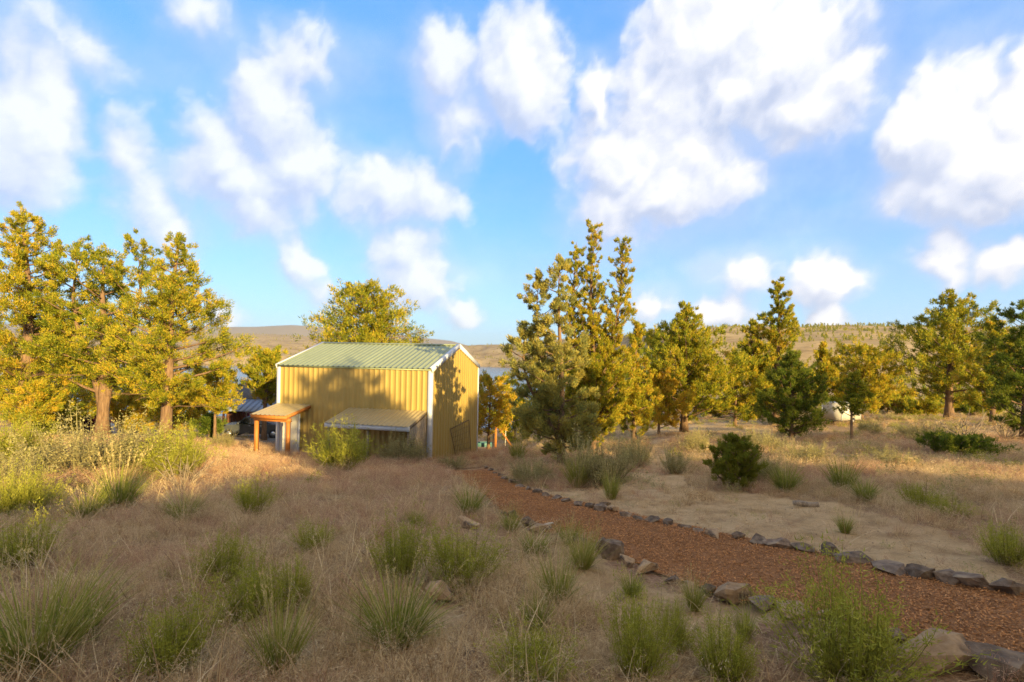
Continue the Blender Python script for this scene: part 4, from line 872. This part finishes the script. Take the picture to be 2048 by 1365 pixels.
# small mixed green tufts and scrub through the right-hand field and the far ground
def lowscrub(seed, mat, n=60, nl=10, fl=.9): 
    d = shrub(seed, n, nl, 1.0, .075, .34, mat, flat=fl, lo=.25, tint=.5, base_r=.3); return d['foliage']
X, Y = wedge(7500, 10, 75, .8); c = cover(X, Y); rt = X > np.interp(Y, [11, 14, 30, 75], [5.5, 4.5, 2.0, -6])
k_ = free(X, Y) & (RNG.random(len(X)) < np.where(rt, .9*c, .10*c)*np.interp(fbm(X/4, Y/4, 3, 140), [-.2, .15], [.15, 1])); P = place(X, Y, k_); n = len(P)
s = RNG.uniform(.22, .6, n)*np.interp(P[:, 1], [11, 75], [.9, 1.35])
scatter('low_scrub', 'low grey green scrub and grass across the right-hand field', 'scrub', [lowscrub(70+i, 'sage_leaf') for i in range(3)]+[lowscrub(80+i, 'green_shrub') for i in range(2)]+[lowscrub(90+i, 'dry_grass', 70, 9, 1.0) for i in range(3)], P, rots(n, .08), np.stack([s*1.15, s*1.15, s], 1), RNG.integers(0, 8, n))
X, Y = wedge(2800, 3, 15, 1.0); c = cover(X, Y); k_ = free(X, Y) & (RNG.random(len(X)) < .10+.16*c); P = place(X, Y, k_); n = len(P)
scatter('weed_tufts', 'tiny green weeds scattered over the soil', 'weeds', [lowscrub(100+i, ('green_shrub', 'sage_leaf', 'dry_grass')[i], 30, 9) for i in range(3)], P, rots(n, .1), uni(RNG.uniform(.07, .2, n)), RNG.integers(0, 3, n))

# ------------------------------------------------------------------ rocks
def rock_mesh(seed, mat, sx=1, sy=.75, sz=.6, pts=16):
    rng = random.Random(seed); bm = bmesh.new()
    for i in range(pts):
        v = Vector((rng.gauss(0, 1), rng.gauss(0, 1), rng.gauss(0, 1))).normalized()*rng.uniform(.72, 1.08)
        bm.verts.new((v.x*sx*.5, v.y*sy*.5, v.z*sz*.5+.12*sz))
    r = bmesh.ops.convex_hull(bm, input=bm.verts); bmesh.ops.delete(bm, geom=[g for g in r['geom_interior'] if isinstance(g, bmesh.types.BMVert)], context='VERTS')
    bmesh.ops.dissolve_limit(bm, angle_limit=.22, verts=bm.verts, edges=bm.edges)
    bmesh.ops.triangulate(bm, faces=bm.faces); bmesh.ops.subdivide_edges(bm, edges=list(bm.edges), cuts=3, use_grid_fill=True)
    bmesh.ops.triangulate(bm, faces=bm.faces)
    bm.normal_update()
    for v in bm.verts:
        n = float(fbm(np.array([v.co.x*4+seed]), np.array([v.co.y*4+v.co.z*5]), 3, seed)[0]); v.co += v.normal*n*.09
    me = bpy.data.meshes.new('rock'); bm.to_mesh(me); bm.free(); me.materials.append(MATS[mat])
    me.update()
    return me
ROCKS = {m: [rock_mesh(300+i+(50 if m == 'tan_rock' else 0), m, pts=13+i % 6) for i in range(8)] for m in ('basalt', 'tan_rock')}
def rock(label, px, py, w, h, mat='basalt', v=0, rz=0.0, group=None, deep=1.0, name='rock', tip=0.0):
    """py is the photo row of the rock's foot"""
    p = G(px, py); sw = w*p.y/FPX; sh = h*p.y/FPX
    o = put(name, ROCKS[mat][v % 8]); o.location = (p.x, p.y+.12*sw, p.z+.2*sh); o.rotation_euler = (tip, 0, rz); o.scale = (sw*1.22, sw*deep*1.1, sh*1.15/.62)
    return tag(o, label, 'rock', group)
ORD = 'first second third fourth fifth sixth seventh eighth ninth tenth eleventh twelfth thirteenth fourteenth fifteenth sixteenth seventeenth eighteenth nineteenth twentieth'.split()
# the far row, counted from the right edge of the picture
FARROW = [(2035,1198,70,44,'basalt'),(1962,1180,78,36,'basalt'),(1900,1170,66,34,'basalt'),(1845,1162,58,38,'basalt'),(1785,1148,80,30,'basalt'),(1712,1134,82,28,'basalt'),(1657,1118,44,36,'basalt'),(1607,1108,56,22,'basalt'),(1557,1100,52,30,'basalt'),(1515,1092,46,26,'basalt'),(1480,1082,30,20,'basalt'),(1440,1080,56,20,'tan_rock'),
  (1396,1068,26,14,'basalt'),(1370,1060,30,14,'basalt'),(1340,1055,36,18,'basalt'),(1308,1048,34,16,'basalt'),(1276,1044,26,14,'basalt'),(1250,1038,36,16,'basalt'),(1226,1028,22,18,'tan_rock'),(1202,1026,40,22,'basalt')]
for i, (x, y, w, h, m) in enumerate(FARROW):
    rock(('pale lichen-flecked' if m == 'tan_rock' else 'dark basalt')+f' rock edging the far side of the path, {ORD[i]} counting from the right', x, y, w, h, m, i*3+1, i*1.9, 'rocks along the far path edge')
FARROW2 = [(1180,1020,24,16),(1158,1014,26,14),(1136,1008,26,14),(1112,1001,26,13),(1092,996,20,12),(1074,990,22,12),(1056,983,20,12),(1040,977,20,11),(1024,969,22,14),(1010,962,18,11),(999,955,16,10),(990,949,14,8),(981,944,14,8),(972,939,13,8)]
for i, (x, y, w, h) in enumerate(FARROW2):
    rock(f'small dark rock far along the path edging, {ORD[i]} beyond the double-stacked rocks', x, y, w, h, 'basalt', i*5+2, i*1.3, 'small rocks along the far path edge')
rock('dark rock perched on top of the far edging row', 1212, 1012, 24, 13, 'basalt', 5, .4)
for a in [('large angular tan and brown rock at the near path edge, bottom right', 1880, 1340, 150, 88, 'tan_rock', 1, .3), ('long dark brown rock cut by the bottom right corner', 2005, 1362, 150, 74, 'basalt', 2, -.3),
  ('tan rock half behind the largest bottom shrub', 1715, 1250, 56, 32, 'tan_rock', 3, .6), ('flat sand-coloured rock left of the largest bottom shrub', 1592, 1234, 90, 22, 'tan_rock', 4, .2),
  ('low dark rock beside the large tan edging rock', 1530, 1215, 66, 30, 'basalt', 5, .9), ('large smooth tan and grey rock in the near path edging', 1470, 1205, 84, 44, 'tan_rock', 6, .1), ('small black rock left of the large tan edging rock', 1420, 1192, 34, 26, 'basalt', 7, .5),
  ('white-topped rock at the bend of the near edging', 1298, 1152, 62, 26, 'tan_rock', 2, 1.2), ('tan rock leaning on the big dark pair', 1256, 1134, 34, 34, 'tan_rock', 5, 2.0), ('big dark basalt rock in the near edging', 1226, 1122, 56, 46, 'basalt', 3, .4), ('dark upright rock left of the big basalt one', 1203, 1106, 36, 38, 'basalt', 0, 1.0),
  ('flat brown rock under the bleached wood', 1080, 1066, 46, 18, 'tan_rock', 7, .4), ('flat-topped dark rock near the start of the near edging', 1056, 1052, 38, 20, 'basalt', 6, .2), ('mossy dark rock behind the dense green tuft', 1028, 1040, 28, 24, 'basalt', 4, 2.1), ('smallest dark rock at the start of the near edging', 1008, 1032, 16, 12, 'basalt', 1, .8),
  ('lone rounded tan boulder in the dry field', 934, 1058, 50, 34, 'tan_rock', 0, -.5), ('bare tan stone mound beside the green shrub with brown underside', 880, 1205, 80, 52, 'tan_rock', 3, .9), ('small grey stone in the soil at the bottom centre', 938, 1318, 28, 16, 'basalt', 2, .2)]:
    rock(*a)
for a in [('small brown stone left of the dark upright edging rock', 1158, 1092, 36, 17, 'basalt', 3, .3), ('low stone below the bleached wood', 1122, 1080, 32, 14, 'tan_rock', 6, 1.1), ('small stone right of the white-topped rock', 1345, 1168, 36, 17, 'basalt', 0, .7),
  ('brown stone between the white-topped rock and the small black rock', 1382, 1182, 32, 18, 'tan_rock', 1, 1.9), ('sandy stone behind the largest bottom shrub', 1655, 1246, 48, 22, 'tan_rock', 2, .2), ('brown stone just left of the large angular rock', 1790, 1290, 56, 30, 'basalt', 6, 1.4), ('tiny dark stone before the start of the near edging', 984, 1014, 16, 10, 'basalt', 5, .1)]:
    rock(*a)
# fallen log and bleached wood
def log():
    p = G(1612, 1014); t = thing('log', 'short weathered log lying on the sand', 'log', p, 0)
    a = np.array([-.24, .05, .05]); b = np.array([.2, -.1, .055]); mb = MB(); s = np.linspace(0, 1, 6)[:, None]; mb.tube(a+(b-a)*s+np.array([0, 0, .012])*np.sin(s*7), np.array([.05, .058, .06, .062, .06, .064]), 9); mb.obj('bark', 'dead_wood', t, True)
    mb = MB(); d = unit(b-a); mb.tube(np.stack([b, b+d*.004]), .056, 9); mb.obj('cut_end', 'bleached_wood', t)
log()
def bleached():
    p = G(1090, 1062); mb = MB(); k = p.y/FPX
    P = np.array([(-15, 0, 3), (-8, 0, 6), (0, 0, 9), (8, 0, 13), (14, 0, 15), (17, 0, 14)], float)*k; mb.tube(P, np.array([2.5, 4.6, 4.2, 2.8, 2.0, 1.2])*k, 7)
    mb.tube(np.array([(-4, 1, 6), (-9, 2, 1), (-13, 3, -1)], float)*k, np.array([2.6, 2, 1])*k, 5)
    o = mb.obj('driftwood', 'bleached_wood', None, True); o.location = p; tag(o, 'bleached white piece of wood on the near edging rocks', 'wood')
bleached()
# ------------------------------------------------------------------ cabin, pickup, trailer, fence
def cabin():
    Y = 50.0; c = at(500, 850, Y); zb = gz(c.x, Y)-.3; t = thing('cabin', 'dark wooden cabin with blue grey metal roof behind the pickup', 'cabin', (c.x, Y, zb), -.06)
    ze = at(470, 812, Y).z-zb; x0, x1 = -2.4, 6.6
    n = 30
    for i in range(n):
        a = x0+(x1-x0)*i/n; mb = MB(); mb.box((a+.15, .02 if i % 2 else 0, ze/2), (.285, .1, ze)); mb.obj('wall_board', 'cabin_wood', t)
    mb = MB(); mb.box((x0+.08, 3, ze/2), (.12, 5.8, ze)); mb.box((x1-.08, 3, ze/2), (.12, 5.8, ze)); mb.box(((x0+x1)/2, 5.9, ze/2), (x1-x0-.3, .12, ze)); mb.obj('wall', 'cabin_wood', t)
    zr = at(470, 774, Y+3).z-zb
    rn = 18   # porch roof and main roof
    for i in range(rn):
        a = x0-.6+(x1-x0+1.2)*i/rn; w = (x1-x0+1.2)/rn; mb = MB()
        mb.hexa([(a+.01, -1.9, ze-.32), (a+w-.01, -1.9, ze-.32), (a+w-.01, .3, ze+.62), (a+.01, .3, ze+.62), (a+.01, -1.9, ze-.28), (a+w-.01, -1.9, ze-.28), (a+w-.01, .3, ze+.66), (a+.01, .3, ze+.66)])
        mb.hexa([(a, -1.9, ze-.28), (a+.035, -1.9, ze-.28), (a+.035, .3, ze+.66), (a, .3, ze+.66), (a, -1.9, ze-.24), (a+.035, -1.9, ze-.24), (a+.035, .3, ze+.70), (a, .3, ze+.70)]); mb.obj('roof_panel', 'cabin_roof', t)
    mb = MB(); mb.hexa([(x0-.4, .3, ze+.60), (x1+.4, .3, ze+.60), (x1+.4, 3, zr+.3), (x0-.4, 3, zr+.3), (x0-.4, .3, ze+.72), (x1+.4, .3, ze+.72), (x1+.4, 3, zr+.42), (x0-.4, 3, zr+.42)])
    mb.hexa([(x0-.4, 3.004, zr+.3), (x1+.4, 3.004, zr+.3), (x1+.4, 6.3, ze+.1), (x0-.4, 6.3, ze+.1), (x0-.4, 3.004, zr+.42), (x1+.4, 3.004, zr+.42), (x1+.4, 6.3, ze+.22), (x0-.4, 6.3, ze+.22)]); mb.obj('roof', 'shingle', t)
    for x, wd in ((.1, .85), (2.6, .9)):
        f = MB(); zc = ze*.56; hh = 1.35
        for bx, bz, sx, sz in ((0, hh/2, wd+.16, .09), (0, -hh/2, wd+.16, .09), (-wd/2, 0, .09, hh-.1), (wd/2, 0, .09, hh-.1)): f.box((x+bx, -.09, zc+bz), (sx, .08, sz))
        fo = f.obj('window', 'white_metal', t); g = MB(); g.box((x, -.07, zc), (wd-.1, .03, hh-.1)); g.obj('pane', 'truck_glass', fo)
    for x in (-1.6, 3.8): mb = MB(); mb.box((x, -1.7, (ze-.36)/2), (.15, .15, ze-.36)); mb.obj('porch_post', 'cabin_wood', t)
    mb = MB()
    mb.box((-1.0, -1.75, .95), (1.2, .06, .08)); mb.box((-1.0, -1.75, .2), (1.2, .06, .08))
    for i in range(5): mb.box((-1.5+i*.25, -1.75, .57), (.1, .04, .66))
    mb.obj('railing', 'white_metal', t)
cabin()
def hanging_basket():
    p = at(500, 836, 47.2); rng = np.random.default_rng(5); t = thing('flower_basket', 'magenta flower basket hanging from the cabin porch', 'flower basket', p)
    mb = MB(); mb.tube([(0, 0, -.18), (0, 0, -.1), (0, 0, .05)], [.1, .19, .22], 10); mb.obj('pot', 'black_plastic', t)
    mb = MB(); leaflets(mb, rng, rng.normal(0, .2, (260, 3))+np.array([0, 0, .1]), rng.normal(size=(260, 3)), .12, .7, rng.uniform(0, 1, 260)); mb.obj('flowers', 'maroon_leaf', t)
    mb = MB(); [mb.tube([(math.cos(a)*.2, math.sin(a)*.2, .05), (0, 0, .6)], .008, 4) for a in (0, 2.1, 4.2)]; mb.obj('wires', 'rust_wire', t)
hanging_basket()
def pickup():
    Y = 43.5; p = at(520, 893, Y); z = gz(p.x, Y); t = thing('pickup_truck', 'dark grey pickup truck parked by the cabin', 'pickup', (p.x-.3, Y, z), math.radians(3))
    W = 1.9
    def ext(prof, y0, y1, inset=0.0):
        mb = MB(); n = len(prof); P = np.array(prof); V = [(x, y0+inset*max(0, zz-1.0), zz) for x, zz in P]+[(x, y1-inset*max(0, zz-1.0), zz) for x, zz in P]
        mb.add(V, [(i, (i+1) % n, (i+1) % n+n, i+n) for i in range(n)])
        for o, fl in ((0, False), (n, True)):
            c = len(mb.V); mb.add([V[o+i] for i in range(n)]+[np.mean([V[o+i] for i in range(n)], 0)], [((i+1) % n, i, n) if not fl else (i, (i+1) % n, n) for i in range(n)])
        return mb
    lower = [(-2.85, .45), (-2.9, .8), (-2.8, 1.02), (-2.5, 1.10), (-1.35, 1.16), (.75, 1.18), (.78, 1.20), (2.75, 1.22), (2.85, 1.1), (2.85, .55), (2.5, .42), (-2.4, .38)]
    ext(lower, -W/2, W/2).obj('body', 'truck_paint', t)
    cab = [(-1.4, 1.15), (-.65, 1.76), (-.3, 1.82), (.6, 1.80), (.8, 1.72), (.95, 1.18)]
    ext(cab, -W/2+.03, W/2-.03, .22).obj('cab', 'truck_paint', t)
    for (a, b, c_, d) in (((-1.1, 1.20), (-.1, 1.20), (-.1, 1.70), (-.62, 1.68)), ((.0, 1.20), (.78, 1.20), (.68, 1.68), (.0, 1.70))):
        mb = MB(); ys = lambda zz: -W/2+.03+.22*(zz-1.0)-.012
        mb.add([(q[0], ys(q[1]), q[1]) for q in (a, b, c_, d)], [(0, 1, 2, 3)]); mb.obj('side_window', 'truck_glass', t)
    mb = MB(); mb.add([(-1.36, -.75, 1.22), (-1.36, .75, 1.22), (-.72, .62, 1.74), (-.72, -.62, 1.74)], [(0, 1, 2, 3)]); mb.V[0][:, 0] -= .03; mb.obj('windshield', 'truck_glass', t)
    for x in (-1.85, 1.75):
        for s in (-1, 1):
            w = MB(); w.tube([(x, s*(W/2-.2), .38), (x, s*(W/2+.02), .38)], .38, 20); wo = w.obj('wheel', 'tyre', t); r = MB(); r.tube([(x, s*(W/2+.0), .38), (x, s*(W/2+.035), .38)], .23, 16); r.obj('rim', 'chrome', wo)
    for s in (-1, 1): mb = MB(); mb.box((-2.84, s*.72, .88), (.1, .36, .18)); mb.obj('headlight', 'white_metal', t); mb = MB(); mb.box((-1.05, s*(W/2+.1), 1.24), (.12, .2, .18)); mb.obj('mirror', 'truck_paint', t)
    for x in (-.2, .72): mb = MB(); mb.box((x, -W/2-.015, 1.06), (.2, .04, .04)); mb.obj('door_handle', 'chrome', t)
    mb = MB(); mb.box((1.8, -W/2+.06, 1.36), (1.8, .05, .04)); mb.box((1.8, W/2-.06, 1.36), (1.8, .05, .04)); mb.box((.98, 0, 1.36), (.05, W-.1, .05))
    for x in (1.0, 1.8, 2.6):
        for s in (-1, 1): mb.box((x, s*(W/2-.06), 1.28), (.05, .045, .13))
    mb.obj('bed_rack', 'chrome', t)
pickup()
def trailer():
    Y = 46.0; p = at(1682, 850, Y); z = gz(p.x, Y); t = thing('trailer', 'white box trailer half hidden behind the thin young juniper', 'trailer', (p.x, Y, z), math.radians(28))
    L_, W_, H_ = 2.9, 1.7, 1.45; mb = MB(); mb.box((0, 0, .45+H_/2), (L_, W_, H_)); mb.obj('body', 'white_panel', t)
    for sx in (-1, 1):
        for sy in (-1, 1): mb = MB(); mb.box((sx*(L_/2), sy*(W_/2), .45+H_/2), (.07, .07, H_+.02)); mb.obj('corner_trim', 'white_metal', t)
    mb = MB(); mb.box((0, 0, .46+H_), (L_+.06, W_+.06, .05)); mb.obj('roof', 'white_metal', t)
    for s in (-1, 1):
        w = MB(); w.tube([(.2, s*(W_/2-.12), .33), (.2, s*(W_/2+.1), .33)], .32, 16); wo = w.obj('wheel', 'tyre', t); r = MB(); r.tube([(.2, s*(W_/2+.09), .33), (.2, s*(W_/2+.12), .33)], .18, 12); r.obj('rim', 'chrome', wo)
    mb = MB(); mb.box((.7, -W_/2-.012, 1.25), (.65, .03, 1.4)); mb.obj('door', 'white_panel', t)
    mb = MB(); mb.beam((-L_/2, -.5, .4), (-L_/2-1.1, 0, .42), .07, .08); mb.beam((-L_/2, .5, .4), (-L_/2-1.1, 0, .42), .07, .08); mb.obj('drawbar', 'black_plastic', t)
trailer()
def post(label, px, top, bot, Y, w, mat, name='fence_post', brace=None):
    a = at(px, top, Y); z = gz(a.x, Y); t = thing(name, label, 'post', (a.x, Y, z-.2)); mb = MB(); mb.beam((0, 0, 0), (.02, 0, a.z-z+.2), w, w, (0, 1, 0)); mb.obj('post', mat, t)
    if brace: mb = MB(); mb.beam((.05, 0, (a.z-z)*.8+.2), (brace, .1, .3), w*.6, w*.6, (0, 1, .2)); mb.obj('brace', mat, t)
post('orange wooden fence post with slanting brace right of the shed', 992, 836, 872, 40, .17, 'cedar', brace=1.3)
post('pale weathered post beside the orange fence post', 987, 836, 872, 40.3, .09, 'grey_post')
post('short white post right of the orange fence post', 1011, 860, 872, 41, .06, 'white_panel')
def trough():
    p = at(968, 871, 42); z = gz(p.x, 42); t = thing('water_trough', 'teal stock trough behind the shed by the fence', 'trough', (p.x, 42, z), .2)
    mb = MB(); k = 20; a = np.linspace(0, 2*np.pi, k, endpoint=False); o = np.stack([.7*np.cos(a), .35*np.sin(a)], 1); i_ = o*.94
    rows = [(o, 0), (o, .2), (o*1.02, .22), (o, .38), (i_, .38), (i_, .1)]; V = np.concatenate([np.c_[r, np.full(k, h)] for r, h in rows])
    mb.add(V, [(r*k+j, r*k+(j+1) % k, (r+1)*k+(j+1) % k, (r+1)*k+j) for r in range(5) for j in range(k)]); mb.obj('tank', 'teal_metal', t, True)
    mb = MB(); mb.add(np.r_[np.c_[i_, np.full(k, .32)], [[0, 0, .32]]], [(j, (j+1) % k, k) for j in range(k)]); mb.obj('water', 'water', t)
trough()
def tank():
    p = at(222, 852, 38); t = thing('propane_tank', 'small white tank with a rounded cap beside the middle left trunk', 'tank', (p.x, 38, p.z-.5))
    mb = MB(); mb.tube([(0, 0, 0), (0, 0, .06), (0, 0, .5), (0, 0, .62), (0, 0, .68)], [.2, .23, .23, .17, .05], 16); mb.obj('body', 'white_metal', t, True)
    mb = MB(); mb.tube([(0, 0, .68), (0, 0, .76)], [.06, .05], 10); mb.obj('valve', 'chrome', t)
    mb = MB(); mb.box((0, 0, -.6), (.5, .5, 1.2)); mb.obj('stand', 'grey_post', t)
tank()
tree('plum_bush', 'dark maroon shrub left of the white tank', 180, 42, 822, 60, .03, 'round', 91, 'maroon_leaf', cat='bush', nlimb=22, nleaf=4000)
def timber():
    a = at(318, 880, 31.5); b = at(345, 876, 33); t = MB(); za = gz(a.x, a.y); zb = gz(b.x, b.y); t.beam((a.x, a.y, za+.1), (b.x, b.y, zb+.12), .2, .3); tag(t.obj('timber', 'cedar'), 'sunlit timber edging at the foot of the thick left trunk', 'timber')
timber()
# ------------------------------------------------------------------ small stuff
def chip(seed):
    rng = np.random.default_rng(seed); mb = MB(); mb.box((0, 0, .004), (1, .3, .12)); mb.V[0] += rng.normal(0, .06, (8, 3)); return mb.mesh('chip', 'bark_chip')
aa = resample(WF, 400); bb = resample(WN, 400); n = 60000; ii = (400*RNG.random(n)**.62).astype(int); ii = 399-np.clip(399-ii, 0, 399); tt = RNG.random(n)[:, None]*1.02-.01
Pc = aa[ii]*(1-tt)+bb[ii]*tt+RNG.normal(0, .04, (n, 2)); k_ = (Pc[:, 1] < 20) & (np.abs(Pc[:, 0]) < Pc[:, 1]*1.1+.6); Pc = Pc[k_]; n = len(Pc)
P = np.c_[Pc, gh(Pc[:, 0], Pc[:, 1])+.036+RNG.random(n)*.014]
scatter('bark_chips', 'loose red brown bark chips covering the path', 'bark chips', [chip(i) for i in range(4)], P, np.c_[RNG.normal(0, .28, n), RNG.normal(0, .28, n), RNG.uniform(0, 6.28, n)], uni(RNG.uniform(.011, .034, n)), RNG.integers(0, 4, n))
X, Y = wedge(5000, 2.4, 16, .9); k_ = free(X, Y) & (RNG.random(len(X)) < .6); P = place(X, Y, k_); n = len(P)
scatter('pebbles', 'small pebbles scattered on the sand', 'pebbles', [ROCKS['basalt'][0], ROCKS['tan_rock'][1], ROCKS['tan_rock'][4]], P, rots(n, .3), uni(.008+.035*RNG.random(n)**3), RNG.integers(0, 3, n))
# junipers dotted over the far hills
def dot_tree(seed):
    rng = np.random.default_rng(seed); mb = MB(); C = np.array([[rng.normal(0, .13), rng.normal(0, .13), z] for z in np.linspace(.12, .95, 7)]); sprays(mb, C, .34*(1.1-C[:, 2]*.8), np.tile([0, 0, 1.0], (7, 1)), 20, .26, rng, .28); return mb.mesh('hill_tree', 'juniper_leaf')
n = 26000; U = RNG.uniform(-.75, 1.15, n); D_ = 140+(2300-140)*RNG.random(n)**.8; X = U*D_; Z = gh(X, D_)
pk_ = fbm(X/90, D_/90, 4, 160); slope_keep = RNG.random(n) < np.where(U > .05, .62, .22)*np.interp(pk_, [-.2, .12], [.25, 1])*np.interp(D_, [140, 500, 2300], [.4, 1, .8])
k_ = (Z > LAKE+1.5) & slope_keep & ((U > .05) | (D_ > 600)); P = np.c_[X, D_, Z-.2][k_]; n = len(P); s = RNG.uniform(2.2, 5.2, n)
scatter('hill_junipers', 'dark junipers dotted over the far hillsides', 'trees', [dot_tree(i) for i in range(5)], P, rots(n, .03), np.c_[s*.95, s*.95, s], RNG.integers(0, 5, n))

# ------------------------------------------------------------------ air
def haze():
    m, nt, N, L = nodes_mat('haze'); v = N('ShaderNodeVolumePrincipled'); v.inputs['Color'].default_value = (.85, .88, .95, 1); v.inputs['Density'].default_value = 5e-5; v.inputs['Anisotropy'].default_value = .2
    o = N('ShaderNodeOutputMaterial'); L(v.outputs[0], o.inputs['Volume'])
    mb = MB(); mb.box((0, 0, 110), (18600, 18600, 480)); ob = mb.obj('haze', 'haze'); tag(ob, 'thin evening haze over the valley', 'haze', kind='stuff')
haze()
